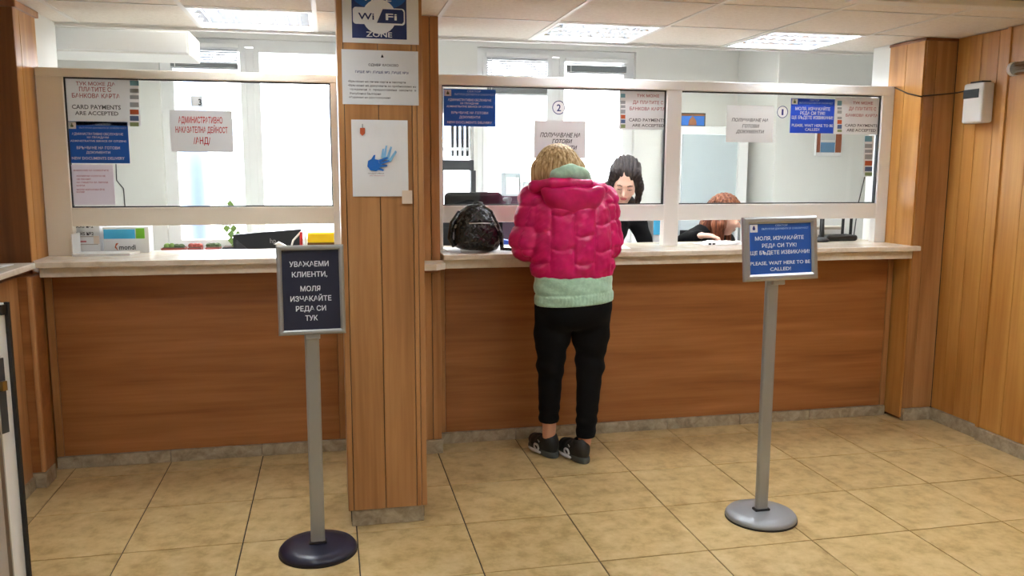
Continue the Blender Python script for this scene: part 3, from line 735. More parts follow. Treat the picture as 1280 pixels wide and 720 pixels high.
p.text('3', (248, 123.5, 252, 131.5), 'ink_black'); p.done()
# right screen, first pane
blue_sign((554.5, 111.5, 619.5, 158), 'blue documents delivery sign beside the pillar', lines=[
    ('СЕКТОР', (584, 113, 601, 115.5), 'ink_pale'), ('БЪЛГАРСКИ ДОКУМЕНТИ ЗА САМОЛИЧНОСТ', (568, 117, 618, 119.5), 'ink_pale'),
    ('АДМИНИСТРАТИВНО ОБСЛУЖВАНЕ', (560, 123.5, 614, 126.5), 'ink_white'), ('НА ГРАЖДАНИ', (575.5, 128, 598, 130.5), 'ink_white'), ('ADMINISTRATIVE SERVICE OF CITIZENS', (558, 132, 616, 134.5), 'ink_white'),
    ('ВРЪЧВАНЕ НА ГОТОВИ', (564, 139.5, 610, 142.5), 'ink_white'), ('ДОКУМЕНТИ', (574, 145, 600, 148), 'ink_white'), ('NEW DOCUMENTS DELIVERY', (559, 151.5, 615, 154.5), 'ink_white')], emblem=(555.5, 112, 564, 120))
def number_sign(u, v, rp, d, label):
    c = on_y(u, v, PYG); r_ = rp*c[1]/FPX*1.02
    t = thing('number_sign', label, 'number sign', (c[0], PYG, c[2]-r_), 'round counter number signs')
    disc(c[0], c[2], PYG, r_, 0.001).build('disc', 'paper_glass_bright', t)
    MB().tube([(c[0]+r_*0.94*math.cos(2*math.pi*k/28), PYG-0.0015, c[2]+r_*0.94*math.sin(2*math.pi*k/28)) for k in range(28)], r_*0.055, 6, True).build('ring', 'ink_navy', t)
    b = MB(); w_ = 0.62 if d != '1' else 0.34; text_into(b, d, (c[0]-r_*w_/2, PYG-0.0018, c[2]-r_*0.5), EX, EZ, r_*w_, r_*1.0); b.build('lettering', 'ink_navy', t)
number_sign(698.5, 134.5, 8.5, '2', 'round sign with number two on the middle pane')
number_sign(978, 140, 8.0, '1', 'round sign with number one on the right pane')
p = Poster('notice_sheet', 'translucent white ready documents sheet behind the blonde head', 'notice', (667.5, 151, 732, 198), PYG, 'paper_glass')
p.text('ПОЛУЧАВАНЕ НА', (675, 166, 725, 171.5), 'ink_black', slant=0.25); p.text('ГОТОВИ', (690, 174, 714, 179), 'ink_black', slant=0.25); p.text('ДОКУМЕНТИ', (682, 182, 720, 187), 'ink_black', slant=0.25); p.done()
p = Poster('notice_sheet', 'card payment notice at the right edge of the middle pane', 'notice', (774, 112, 832, 162), PYG, 'paper_glass')
p.text('ТУК МОЖЕ', (796, 118, 824, 121.5), 'ink_rose'); p.text('ДА ПЛАТИТЕ С', (791, 126, 829, 130), 'ink_rose'); p.text('БАНКОВА КАРТА', (787, 134, 831.5, 138), 'ink_rose')
p.text('CARD PAYMENTS', (786, 148, 831, 152), 'ink_grey'); p.text('ARE ACCEPTED', (790, 155, 830, 158.5), 'ink_grey')
card_logos(p, 776, 781.5, [(117, 122), (126, 130), (131.5, 135), (137, 142), (143.5, 148.5), (149.5, 154), (155.5, 160)]); p.done()
# right screen, second pane
p = Poster('notice_sheet', 'bright white ready documents sheet on the right pane', 'notice', (908, 132, 966.5, 178), PYG, 'paper_glass_bright')
p.text('ПОЛУЧАВАНЕ НА', (914.5, 148, 960, 152), 'ink_grey', slant=0.25); p.text('ГОТОВИ', (927.5, 155.5, 948, 159.5), 'ink_grey', slant=0.25); p.text('ДОКУМЕНТИ', (920, 162.5, 954, 166.5), 'ink_grey', slant=0.25); p.done()
blue_sign((988, 123.5, 1042.5, 166.5), 'bright blue please wait sign on the right pane', 'sign_blue_glass_bright', lines=[
    ('СЕКТОР', (1012, 124.5, 1024, 126.5), 'ink_pale'), ('БЪЛГАРСКИ ДОКУМЕНТИ ЗА САМОЛИЧНОСТ', (999, 128, 1041, 130), 'ink_pale'),
    ('МОЛЯ, ИЗЧАКАЙТЕ', (994, 134, 1037.5, 138), 'ink_white'), ('РЕДА СИ ТУК!', (1000, 139.5, 1031, 143.5), 'ink_white'), ('ЩЕ БЪДЕТЕ ИЗВИКАНИ!', (989.5, 145, 1041, 149), 'ink_white'),
    ('PLEASE, WAIT HERE TO BE', (989.5, 155, 1041, 158.5), 'ink_white'), ('CALLED!', (1006, 160, 1024, 163.5), 'ink_white')], emblem=(989.5, 123.5, 997, 130.5))
p = Poster('notice_sheet', 'card payment notice in the top corner of the right pane', 'notice', (1043.5, 122, 1099.5, 168), PYG, 'paper_glass')
p.text('ТУК МОЖЕ', (1066, 127, 1091, 130.5), 'ink_rose'); p.text('ДА ПЛАТИТЕ С', (1061, 134, 1095, 138), 'ink_rose'); p.text('БАНКОВА КАРТА', (1057, 142.5, 1097, 146), 'ink_rose')
p.text('CARD PAYMENTS', (1056, 155, 1096.5, 158.5), 'ink_grey'); p.text('ARE ACCEPTED', (1058, 161, 1094.5, 164.5), 'ink_grey')
card_logos(p, 1046.5, 1052, [(126, 132), (134, 137), (138, 142), (146, 149), (150, 155), (156, 161), (162, 165)]); p.done()
p = Poster('card_sticker_strip', 'narrow strip of seven card stickers below the notice', 'sticker', (1079.5, 169, 1091, 221), PYG, 'paper_glass')
card_logos(p, 1081, 1090, [(170, 177), (180, 185), (187, 191), (193, 199), (201, 207), (208.5, 214), (215.5, 219.5)]); p.done()
# pillar
p = Poster('wifi_poster', 'blue and white free wireless poster at the top of the pillar', 'poster', (427.5, -30, 523, 54.5), PYP, 'paper', t=0.002)
p.rect('blue_field', (439.5, -16, 508, 48.5), 'wifi_navy')
cx_, cz_ = on_y(473.5, -2, PYP)[0], on_y(473.5, -20, PYP)[2]
x0, x1, z0, z1 = px_rect(439.5, -16, 508, 48.5, PYP); rr = on_y(508, 20, PYP)[0]-on_y(474, 20, PYP)[0]
zc = on_y(474, 21, PYP)[2]; xc = (x0+x1)/2
arc = [(x0, z1)]+[(xc+(x1-x0)/2*math.cos(math.pi+math.pi*k/16), on_y(474, -6, PYP)[2]+0.055*math.sin(math.pi+math.pi*k/16)) for k in range(17)]+[(x1, z1)]
MB().prism(arc, p.front-0.0008, p.front-0.0004, 'y').build('light_blue_field', 'wifi_blue', p.root)
disc(xc, zc, p.front-0.0008, (x1-x0)*0.31, 0.0004).build('white_disc', 'ink_white', p.root)
def rr_px(u0, v0, u1, v1, rad, Y):
    a, b, c, d = px_rect(u0, v0, u1, v1, Y); pts = []
    for (X, Z, s0) in ((b-rad, d-rad, 0), (a+rad, d-rad, 90), (a+rad, c+rad, 180), (b-rad, c+rad, 270)):
        for k in range(5): an = math.radians(s0+90*k/4); pts.append((X+rad*math.cos(an), Z+rad*math.sin(an)))
    return pts
MB().prism(rr_px(441, 10, 506, 31, 0.012, PYP), p.front-0.0016, p.front-0.0012, 'y').build('badge', 'ink_white', p.root)
badge = rr_px(473, 12, 504.5, 29.5, 0.010, PYP); xl = on_y(471, 29.5, PYP)[0]; xh = on_y(477, 12, PYP)[0]
zt, zb2 = max(q[1] for q in badge), min(q[1] for q in badge)
MB().prism([q for q in badge if q[0] > xh+0.01]+[], p.front-0.0022, p.front-0.0018, 'y')
MB().prism([(xl, zb2), (max(q[0] for q in badge)-0.006, zb2), (max(q[0] for q in badge), zb2+0.008), (max(q[0] for q in badge), zt-0.008), (max(q[0] for q in badge)-0.006, zt), (xh+0.004, zt)], p.front-0.0022, p.front-0.0018, 'y').build('badge_field', 'wifi_navy', p.root)
p.front -= 0.0022
p.text('Wi', (447.5, 16, 467.5, 24.5), 'wifi_navy'); p.text('Fi', (482, 17, 496, 25.5), 'ink_white'); p.text('ZONE', (457.5, 40, 490, 46.5), 'ink_white'); p.text('FREE', (456, -6, 489, 1.5), 'ink_white'); p.done()
p = Poster('notice_sheet', 'grey printed notice sheet with bullet list on the pillar', 'notice', (427.5, 63, 523, 131), PYP, 'paper_laminated', t=0.002)
p.text('ОДМВР ХАСКОВО', (460.5, 80, 498, 83), 'ink_grey'); p.text('ГИШЕ №1 /ГИШЕ №2 ,ГИШЕ №3/', (444, 89, 511, 92), 'ink_navy', False)
p.text('•Връчване на лични карти и паспорти', (435, 101, 507, 103.5), 'ink_grey', False); p.text('•Връчване на документи за пребиваване на', (435, 106.2, 520, 108.7), 'ink_grey', False)
p.text('чужденци  с  предоставена  закрила  в', (437.5, 111, 520, 113.5), 'ink_grey', False); p.text('Република България', (437.5, 115.8, 476, 118.3), 'ink_grey', False); p.text('•Издаване на удостоверения', (436, 120.6, 488, 123), 'ink_grey', False)
x0, x1, z0, z1 = px_rect(476, 68, 479.5, 72, PYP); MB().prism([(x0, z0), (x1, z0), ((x0+x1)/2+0.003, (z0+z1)/2), ((x0+x1)/2, z1), ((x0+x1)/2-0.003, (z0+z1)/2)], p.front-0.0008, p.front-0.0003, 'y').build('emblem', 'ink_black', p.root)
p.done()
p = Poster('hand_poster', 'crinkled white poster with a blue hand on the pillar', 'poster', (440, 150, 510, 245.5), PYP, 'paper', t=0.002, wav=0.006)
def blob(name, pts, m, d=0.0008):
    q = [on_y(a, b, PYP) for a, b in pts]
    MB().prism([(k[0], k[2]) for k in q], p.front-d, p.front-d+0.0005, 'y').build(name, m, p.root)
blob('palm', [(459, 208), (460, 201), (464, 199), (467, 194), (469, 193.5), (468.5, 199), (473, 200), (474, 205), (474, 212), (470, 214), (463, 213)], 'hand_blue')
for q in ([(473, 200), (484, 196), (485, 198), (474, 203.5)], [(474, 203), (486, 200), (487, 202), (474, 206.5)], [(474, 206), (484, 206), (484, 208), (474, 209.5)], [(474, 209.5), (480, 212), (479, 214), (473, 212.5)]): blob('finger', q, 'hand_blue')
for q in ([(478, 198), (482, 182), (484, 182), (482, 198)], [(482, 199), (488, 183), (490, 184), (486, 200)], [(485, 201), (494, 188), (496, 190), (488, 203)], [(476, 197), (478, 186), (480, 186), (479, 197)]): blob('pale_finger', q, 'hand_pale', 0.0004)
blob('crest', [(450, 160), (456, 160), (456, 167), (453, 170), (450, 167)], 'orange_mark'); blob('crest_staff', [(452.6, 155), (453.4, 155), (453.4, 160), (452.6, 160)], 'ink_grey')
p.text('ПОДАЙ РЪКА', (460, 216, 480, 217.5), 'ink_grey', False); p.text('НА ПРИЯТЕЛ', (462, 219, 480, 220.2), 'ink_rose', False); p.done()
a = on_y(508.5, 246, PYP); x0, x1, z0, z1 = px_rect(502.5, 238, 515, 254.5, PYP)
props(B(x0, x1, PYP-0.0105, PYP, z0, z1).build('tape_piece', 'tape', org=(x0, PYP, z0)), 'small pale tape piece at the hand poster corner', 'tape')

# ------------------------------------------------------------------ sign stands
def stand(base, face, w, h, fr, tilt, yaw, roll, mats_, lines, label, base_mat, emblem=None, base_r=0.15):
    bx_, by_ = base; cx, cz = face
    t = thing('sign_stand', label, 'sign stand', (bx_, by_, 0), 'sign stands on the lobby floor')
    MB().lathe([(base_r-0.004, 0.0), (base_r, 0.006), (base_r, 0.016), (base_r-0.008, 0.026), (base_r-0.05, 0.032), (0.04, 0.036), (0.001, 0.036)], bx_, by_, 48).build('base', base_mat, t, smooth=False)
    auto_smooth([o for o in C.objects if o.parent == t][0])
    MB().lathe([(base_r+0.002, 0.0), (base_r+0.002, 0.008), (0.001, 0.008)], bx_, by_, 48).build('base_rim', 'black_plastic', t)
    B(bx_-0.027, bx_+0.027, by_-0.014, by_+0.014, 0.03, cz-h/2+0.05, bev=0.009).build('pole', 'aluminium_pole', t)
    MB().box(bx_-0.034, bx_+0.034, by_-0.018, by_+0.018, 0.03, 0.045, bev=0.003).build('pole_collar', 'black_plastic', t)
    R = rotz(yaw) @ rotx(tilt) @ roty(roll); about = np.array([cx, by_-0.02, cz])
    def add(mb, name, m, par=t): mb.xf(R, about, (0, 0, 0)); return mb.build(name, m, par)
    add(MB().box(-w/2+0.004, w/2-0.004, -0.004, 0.008, -h/2+0.004, h/2-0.004), 'back_plate', 'aluminium')
    pa = add(MB().box(-w/2+fr, w/2-fr, -0.007, -0.004, -h/2+fr, h/2-fr), 'sign_panel', mats_)
    for nm, pts in (('frame_side', [(-w/2, h/2), (w/2, h/2), (w/2-fr, h/2-fr), (-w/2+fr, h/2-fr)]), ('frame_side', [(-w/2, -h/2), (-w/2+fr, -h/2+fr), (w/2-fr, -h/2+fr), (w/2, -h/2)]),
                    ('frame_side', [(-w/2, -h/2), (-w/2, h/2), (-w/2+fr, h/2-fr), (-w/2+fr, -h/2+fr)]), ('frame_side', [(w/2, -h/2), (w/2-fr, -h/2+fr), (w/2-fr, h/2-fr), (w/2, h/2)])):
        n = len(pts); mid = [((a[0]), (a[1])) for a in pts]
        # a rounded section: outer and inner edges low, middle proud
        o, i_ = [], []
        m1 = MB(); P0 = [np.array(q) for q in pts]
        if abs(P0[0][1]-P0[1][1]) < 1e-6: oa, ob, ib, ia = P0
        elif abs(P0[0][0]-P0[1][0]) < 1e-6: oa, ob, ib, ia = P0
        else: oa, ia, ib, ob = P0
        vv = []
        for s_, dy in ((0, 0.004), (0, -0.010), (0.3, -0.016), (0.7, -0.016), (1, -0.010), (1, 0.0)):
            A = oa+(ia-oa)*s_; Bq = ob+(ib-ob)*s_; vv += [(A[0], dy, A[1]), (Bq[0], dy, Bq[1])]
        ff = [(2*k, 2*k+1, 2*k+3, 2*k+2) for k in range(5)]
        m1.add(vv, ff); add(m1, nm, 'aluminium')
    add(MB().box(-0.028, 0.028, 0.006, 0.034, -h/2-0.02, -h/2+0.12, bev=0.004), 'bracket', 'aluminium')
    lay = {}
    iw, ih = w-2*fr, h-2*fr
    for st, u0, u1, v0, v1, m in lines:     # fractions of the panel, v from the top
        L = lay.setdefault((m, st), MB()); text_into(L, st, (-iw/2+u0*iw, -0.0078, ih/2-v1*ih), EX, EZ, (u1-u0)*iw, (v1-v0)*ih)
    for (m, st), L in lay.items(): add(L, 'lettering', m, pa)
    if emblem:
        u0, u1, v0, v1 = emblem
        add(MB().box(-iw/2+u0*iw, -iw/2+u1*iw, -0.0076, -0.007, ih/2-v1*ih, ih/2-v0*ih), 'emblem_field', 'paper', pa)
        c = (-iw/2+(u0+u1)/2*iw, ih/2-(v0+v1)/2*ih); s_ = (u1-u0)*iw
        add(MB().prism([(c[0]-s_*.15, c[1]-s_*.2), (c[0]+s_*.15, c[1]-s_*.2), (c[0]+s_*.18, c[1]+s_*.02), (c[0]+s_*.05, c[1]+s_*.3), (c[0]-s_*.05, c[1]+s_*.3), (c[0]-s_*.18, c[1]+s_*.02)], -0.0082, -0.0077, 'y'), 'emblem', 'ink_navy', pa)
    return t
stand((-0.083, 3.20), (-0.079, 1.043), 0.245, 0.335, 0.019, -0.10, 0.04, 0.0, 'sign_navy', [
    ('УВАЖАЕМИ', 0.13, 0.82, 0.14, 0.205, 'ink_white'), ('КЛИЕНТИ,', 0.17, 0.79, 0.27, 0.335, 'ink_white'), ('МОЛЯ', 0.31, 0.66, 0.45, 0.515, 'ink_white'),
    ('ИЗЧАКАЙТЕ', 0.13, 0.85, 0.575, 0.64, 'ink_white'), ('РЕДА СИ', 0.22, 0.75, 0.70, 0.765, 'ink_white'), ('ТУК', 0.38, 0.60, 0.82, 0.885, 'ink_white')],
    'sign stand with portrait navy sign and dark round base beside the pillar', 'stand_base_navy')
stand((1.788, 3.135), (1.805, 1.173), 0.345, 0.262, 0.028, -0.10, 0.06, -0.012, 'sign_blue', [
    ('СЕКТОР', 0.42, 0.62, 0.02, 0.055, 'ink_pale'), ('БЪЛГАРСКИ ДОКУМЕНТИ ЗА САМОЛИЧНОСТ', 0.2, 0.96, 0.085, 0.12, 'ink_pale'),
    ('МОЛЯ, ИЗЧАКАЙТЕ', 0.09, 0.88, 0.25, 0.325, 'ink_white'), ('РЕДА СИ ТУК!', 0.20, 0.76, 0.395, 0.47, 'ink_white'), ('ЩЕ БЪДЕТЕ ИЗВИКАНИ!', 0.01, 0.97, 0.535, 0.61, 'ink_white'),
    ('PLEASE, WAIT HERE TO BE', 0.01, 0.98, 0.745, 0.815, 'ink_white'), ('CALLED!', 0.32, 0.66, 0.87, 0.94, 'ink_white')],
    'sign stand with landscape blue sign and grey round base near the right', 'stand_base_grey', emblem=(0.015, 0.135, 0.01, 0.165))

# ------------------------------------------------------------------ people
def unit(v): v = np.array(v, float); return v/np.linalg.norm(v)
def frame_of(fwd, up=(0, 0, 1)):
    """columns: right, forward, up of a head that looks along fwd"""
    f_ = unit(fwd); r_ = unit(np.cross(f_, up)); return np.stack([r_, f_, np.cross(r_, f_)], 1)
def head_sdf(P, c, R, s=1.0):
    q = ((P-np.array(c)) @ R)/s
    d = ell(q, (0, -0.018, 0.035), (0.074, 0.094, 0.082))
    d = smin(d, ell(q, (0, 0.030, -0.035), (0.058, 0.062, 0.072)), 0.04)
    d = smin(d, ell(q, (0, 0.058, -0.092), (0.024, 0.024, 0.020)), 0.03)            # chin
    d = smin(d, cap(q, (-0.030, 0.078, 0.020), (0.030, 0.078, 0.020), 0.011), 0.02)  # brow
    for sx in (-1, 1):
        d = smax(d, -ell(q, (sx*0.030, 0.096, 0.000), (0.017, 0.016, 0.011)), 0.015)   # eye sockets
        d = smin(d, ell(q, (sx*0.038, 0.066, -0.030), (0.020, 0.020, 0.020)), 0.02)    # cheeks
        d = smin(d, ell(q, (sx*0.077, -0.012, -0.008), (0.010, 0.019, 0.031)), 0.008)  # ears
    d = smin(d, cap(q, (0, 0.086, 0.008), (0, 0.110, -0.030), 0.006, 0.011), 0.010)   # nose
    for sx in (-1, 1): d = smin(d, ell(q, (sx*0.011, 0.097, -0.034), (0.007, 0.009, 0.006)), 0.006)
    d = smin(d, ell(q, (0, 0.086, -0.058), (0.022, 0.010, 0.006)), 0.006)
    d = smin(d, ell(q, (0, 0.084, -0.068), (0.020, 0.010, 0.006)), 0.006)
    return d*s
def face_parts(root, c, R, s=1.0, lids=True):
    def W(p): return np.array(c)+R @ (np.array(p)*s)
    for sx in (-1, 1):
        MB().ellipsoid(W((sx*0.030, 0.081, 0.000)), (0.0125*s, 0.0085*s, 0.0075*s), 12, 8, R).build('eye', 'eye_white', root, True)
        MB().ellipsoid(W((sx*0.030, 0.0885, -0.001)), (0.0048*s, 0.0025*s, 0.0048*s), 10, 6, R).build('iris', 'eye_dark', root, True)
        MB().tube([W((sx*0.014, 0.090, 0.019)), W((sx*0.028, 0.089, 0.024)), W((sx*0.044, 0.080, 0.019))], [0.0028*s, 0.0034*s, 0.0018*s], 6).build('eyebrow', 'brow_dark', root, True)
        if lids: MB().ellipsoid(W((sx*0.030, 0.0815, 0.0035)), (0.0140*s, 0.0105*s, 0.0075*s), 12, 8, R).build('upper_lid', 'skin_pale', root, True)
        if lids: MB().tube([W((sx*0.017, 0.0895, -0.003)), W((sx*0.030, 0.0915, -0.0045)), W((sx*0.043, 0.085, -0.002))], 0.0016*s, 6).build('lashes', 'brow_dark', root, True)
        else: MB().tube([W((sx*0.018, 0.0885, 0.003)), W((sx*0.030, 0.0905, 0.007)), W((sx*0.042, 0.084, 0.004))], 0.0016*s, 6).build('eyelid', 'brow_dark', root, True)
    MB().ellipsoid(W((0, 0.0925, -0.0585)), (0.021*s, 0.0055*s, 0.0042*s), 12, 8, R).build('lip', 'lip', root, True)
    MB().ellipsoid(W((0, 0.0905, -0.0675)), (0.018*s, 0.0060*s, 0.0048*s), 12, 8, R).build('lip', 'lip', root, True)
def hand_sdf(P, wrist, d_, n_, side, curl=0.5, s=1.0):
    """wrist, direction of the fingers, back-of-hand normal; side +1: thumb towards d x n"""
    d_ = unit(d_); n_ = unit(np.array(n_)-d_*np.dot(n_, d_)); x_ = np.cross(d_, n_)*side; w = np.array(wrist, float)
    R = np.stack([x_, d_, n_], 1)
    out = ell(P, w+d_*0.045*s, (0.040*s, 0.054*s, 0.016*s), R)
    for k, (off, ln) in enumerate(((0.030, 0.070), (0.010, 0.078), (-0.010, 0.073), (-0.028, 0.058))):
        a = w+d_*0.082*s+x_*off*s; b = a+(d_*math.cos(curl*0.6)-n_*math.sin(curl*0.6))*ln*0.5*s; e = b+(d_*math.cos(curl*1.6)-n_*math.sin(curl*1.6))*ln*0.5*s
        out = smin(out, chain(P, [a-d_*0.02*s, b, e], [0.0095*s, 0.0088*s, 0.0070*s], 0.004), 0.008)
    a = w+d_*0.025*s+x_*0.032*s; b = a+(d_*0.6+x_*0.75-n_*0.2)*0.036*s; e = b+(d_*0.9+x_*0.25-n_*0.3)*0.030*s
    return smin(out, chain(P, [a, b, e], [0.012*s, 0.010*s, 0.0078*s], 0.004), 0.010)

# ---- customer in the pink jacket
wo = thing('person', 'customer in pink puffer jacket and black trousers at the counter', 'person', (1.16, 4.0, 0))
HC = (1.100, 4.035, 1.488); HR = frame_of((-0.05, 1, -0.35))
LS, LE, LW = (0.985, 4.0, 1.335), (0.950, 4.01, 1.135), (1.030, 4.235, 1.142)
RS, RE, RW = (1.325, 3.995, 1.330), (1.350, 4.01, 1.130), (1.225, 4.235, 1.142)
LH, LK, LA = (1.088, 4.0, 0.80), (1.076, 4.02, 0.51), (1.088, 4.085, 0.11)
RH, RK, RA = (1.275, 3.99, 0.80), (1.274, 3.985, 0.505), (1.250, 3.975, 0.11)
def body(P):
    d = head_sdf(P, HC, HR)
    d = smin(d, cap(P, (1.105, 4.01, 1.45), (1.14, 3.985, 1.36), 0.050, 0.058), 0.03)
    t = loft(P, [0.72, 0.82, 0.98, 1.15, 1.30, 1.40], [1.18, 1.18, 1.175, 1.165, 1.155, 1.15], [3.98, 3.97, 3.985, 3.985, 3.98, 3.985], [0.16, 0.165, 0.135, 0.145, 0.165, 0.08], [0.10, 0.11, 0.09, 0.10, 0.095, 0.06])
    d = smin(d, t, 0.05)
    for S_, E_, W_ in ((LS, LE, LW), (RS, RE, RW)): d = smin(d, chain(P, [S_, E_, W_], [0.048, 0.040, 0.028], 0.02), 0.03)
    d = smin(d, hand_sdf(P, LW, (0.35, 1, -0.30), (0, 0.25, 1), 1, 0.5), 0.012); d = smin(d, hand_sdf(P, RW, (-0.30, 1, -0.30), (0, 0.25, 1), -1, 0.5), 0.012)
    for H_, K_, A_, tx in ((LH, LK, LA, (-0.06, 0.20)), (RH, RK, RA, (-0.05, 0.20))):
        d = smin(d, chain(P, [H_, K_, A_], [0.080, 0.050, 0.034], 0.02), 0.03)
        d = smin(d, chain(P, [(A_[0], A_[1], 0.06), (A_[0]+tx[0]*0.5, A_[1]+tx[1]*0.5, 0.042)], [0.026, 0.016], 0.02), 0.03)
    return d
sdf('body', body, (0.86, 3.78, -0.01), (1.46, 4.46, 1.66), 0.0085, 'skin', wo)
face_parts(wo, HC, HR, 1.0, False)
# hair: a chin length bob
def hair(P):
    q = P-np.array([1.098, 4.0, 1.50])
    ph = np.arctan2(q[:, 1], q[:, 0])
    d = ell(P, (1.098, 4.012, 1.520), (0.102, 0.118, 0.100))
    d = smin(d, ell(P, (1.098, 4.000, 1.468), (0.132, 0.112, 0.085)), 0.05)
    d = smin(d, cap(P, (1.000, 3.985, 1.50), (0.975, 3.985, 1.415), 0.035, 0.016), 0.03)
    d = smin(d, cap(P, (1.195, 3.99, 1.50), (1.222, 3.995, 1.435), 0.035, 0.018), 0.03)
    d = d+0.0018*np.sin(ph*23+q[:, 2]*18+2*np.sin(ph*3))+0.0014*np.sin(ph*57+q[:, 2]*30)
    cut = 1.425+0.010*np.sin(ph*9)-0.02*(q[:, 0] < -0.08)
    d = smax(d, cut-P[:, 2], 0.012)
    # open at the face
    fl = (P-np.array(HC)) @ HR
    d = smax(d, -ell(fl, (0, 0.115, -0.04), (0.062, 0.075, 0.105)), 0.012)
    return d
sdf('hair', hair, (0.90, 3.84, 1.36), (1.28, 4.17, 1.66), 0.0042, 'hair_blonde', wo)
# jacket
UX = lambda u_: on_y(u_, 300, 3.87)[0]
UZ = lambda v_: on_y(700, v_, 3.87)[2]
SEAM = [UX(k) for k in (664, 689, 716, 743, 768)]
ROWS = [[UZ(252), UZ(293), UZ(330)], [UZ(245), UZ(290), UZ(330)], [UZ(269), UZ(312)], [UZ(252), UZ(295), UZ(330)], [UZ(248), UZ(281), UZ(315)], [UZ(250), UZ(290), UZ(325)]]
HEM = 0.955
def groove(d, w, depth): return depth*np.exp(-(d/w)**2)
def jacket(P):
    zs = [HEM, 0.975, 1.05, 1.18, 1.30, 1.37, 1.425]
    t = loft(P, zs, [1.175, 1.175, 1.172, 1.165, 1.155, 1.15, 1.15], [3.985]*7, [0.196, 0.208, 0.212, 0.212, 0.202, 0.165, 0.10], [0.135, 0.150, 0.155, 0.155, 0.145, 0.115, 0.085])
    x, z = P[:, 0], P[:, 2]
    col = np.searchsorted(np.array(SEAM), x)
    dv = np.min(np.abs(x[:, None]-np.array(SEAM)[None]), axis=1)
    dh = np.full(len(P), 9.0)
    for k, r_ in enumerate(ROWS):
        m = col == k
        if m.any(): dh[m] = np.min(np.abs(z[m][:, None]-np.array(r_)[None]+0.006*np.sin(x[m]*60)[:, None]), axis=1)
    hf = np.clip((z-HEM-0.03)/0.03, 0, 1)
    puff = 0.009*np.sqrt(np.minimum(1, np.minimum(dv, dh)/0.045))
    t = t-puff*hf+(groove(dv, 0.008, 0.005)+groove(dh, 0.009, 0.004))*hf
    d = t
    for S_, E_, W_, sg in ((LS, LE, LW, -1), (RS, RE, RW, 1)):
        e = chain(P, [S_, E_, np.array(W_)-np.array([0, 0.03, 0])], [0.082, 0.080, 0.050], 0.03)
        sd = np.min(np.abs(z[:, None]-np.array([UZ(258), UZ(284), UZ(313)] if sg < 0 else [UZ(255), UZ(276), UZ(312)])[None]), axis=1)
        vs2 = np.abs(P[:, 1]-3.945+0.1*(z-1.2))
        fy = np.where(P[:, 1] > 4.06, np.min(np.abs(P[:, 1][:, None]-np.array([4.09, 4.15])[None]), axis=1), 9)
        e = e-0.009*np.sqrt(np.minimum(1, np.minimum(sd, np.minimum(vs2, fy))/0.045))+groove(sd, 0.009, 0.005)*(P[:, 1] < 4.08)+groove(vs2, 0.008, 0.004)+groove(fy, 0.009, 0.006)
        d = smin(d, e, 0.006)
    d = d+0.0018*np.sin(x*75+z*40)*np.sin(z*85-x*30+P[:, 1]*40)+0.0012*np.sin(x*150-z*110)*np.sin(z*170+P[:, 1]*90)
    d = smax(d, HEM-z, 0.012)
    d = smax(d, -cap(P, (1.12, 4.01, 1.34), (1.10, 4.03, 1.60), 0.062, 0.085), 0.01)
    return d
jk = sdf('jacket', jacket, (0.82, 3.78, 0.93), (1.48, 4.26, 1.47), 0.0052, 'puffer_pink', wo)
def hem_band(P):
    t = loft(P, [HEM-0.004, HEM+0.014], [1.175]*2, [3.985]*2, [0.200]*2, [0.139]*2)
    return t
# hood hanging on the back with its rolled rim
UH = lambda u_, v_, Y: on_y(u_, v_, Y)
def hood(P):
    x, z = P[:, 0], P[:, 2]
    a = ell(P, (1.146, 3.890, 1.385), (0.160, 0.082, 0.114))
    a = smax(a, z-1.412, 0.02)
    a = a-0.004*np.sin(x*45+1)*np.sin(z*50)
    rim = chain(P, [UH(668, 233, 3.93), UH(690, 229, 3.86), UH(712, 229, 3.84), UH(735, 231, 3.86), UH(752, 236, 3.93)], [0.026, 0.025, 0.024, 0.025, 0.027], 0.01)
    rim = smin(rim, chain(P, [UH(668, 233, 3.93), (1.005, 4.04, 1.40)], [0.026, 0.024], 0.01), 0.02)
    rim = smin(rim, chain(P, [UH(752, 236, 3.93), (1.295, 4.04, 1.39)], [0.027, 0.024], 0.01), 0.02)
    return rim if want_rim else a
want_rim = True
sdf('hood_rim', hood, (0.90, 3.75, 1.22), (1.40, 4.10, 1.49), 0.0052, 'puffer_pink', jk)
want_rim = False
sdf('hood', hood, (0.90, 3.75, 1.22), (1.40, 4.10, 1.49), 0.0052, 'puffer_pink', jk)
def lining(P):
    d = np.abs(ell(P, (1.155, 3.93, 1.405), (0.105, 0.075, 0.062)))-0.007
    return smax(d, P[:, 2]-1.452-0.2*(P[:, 1]-3.93), 0.01)
sdf('hood_lining', lining, (1.0, 3.82, 1.32), (1.30, 4.05, 1.50), 0.0055, 'silver_lining', jk)
# mint hooded sweatshirt: hem below the jacket and hood roll at the neck
def shirt(P):
    x, z = P[:, 0], P[:, 2]
    d = loft(P, [0.80, 0.86, 0.93, 1.02], [1.182, 1.182, 1.178, 1.175], [3.975]*4, [0.199, 0.203, 0.200, 0.190], [0.145, 0.148, 0.142, 0.13])
    low = 0.822+(x-0.988)*0.055
    rib = np.where(z < low+0.055, 0.0015*np.sin(np.arctan2(P[:, 1]-3.975, x-1.18)*120), 0)
    d = d+rib+groove(z-low-0.057, 0.006, 0.004)+0.003*np.sin(x*38+z*30)*np.sin(z*60)
    d = smax(d, low-z, 0.008)
    return smax(d, -(loft(P, [0.70, 1.1], [1.18]*2, [3.975]*2, [0.18]*2, [0.128]*2)), 0.004)
st_ = sdf('shirt', shirt, (0.95, 3.80, 0.79), (1.41, 4.15, 1.05), 0.0055, 'mint_knit', wo)
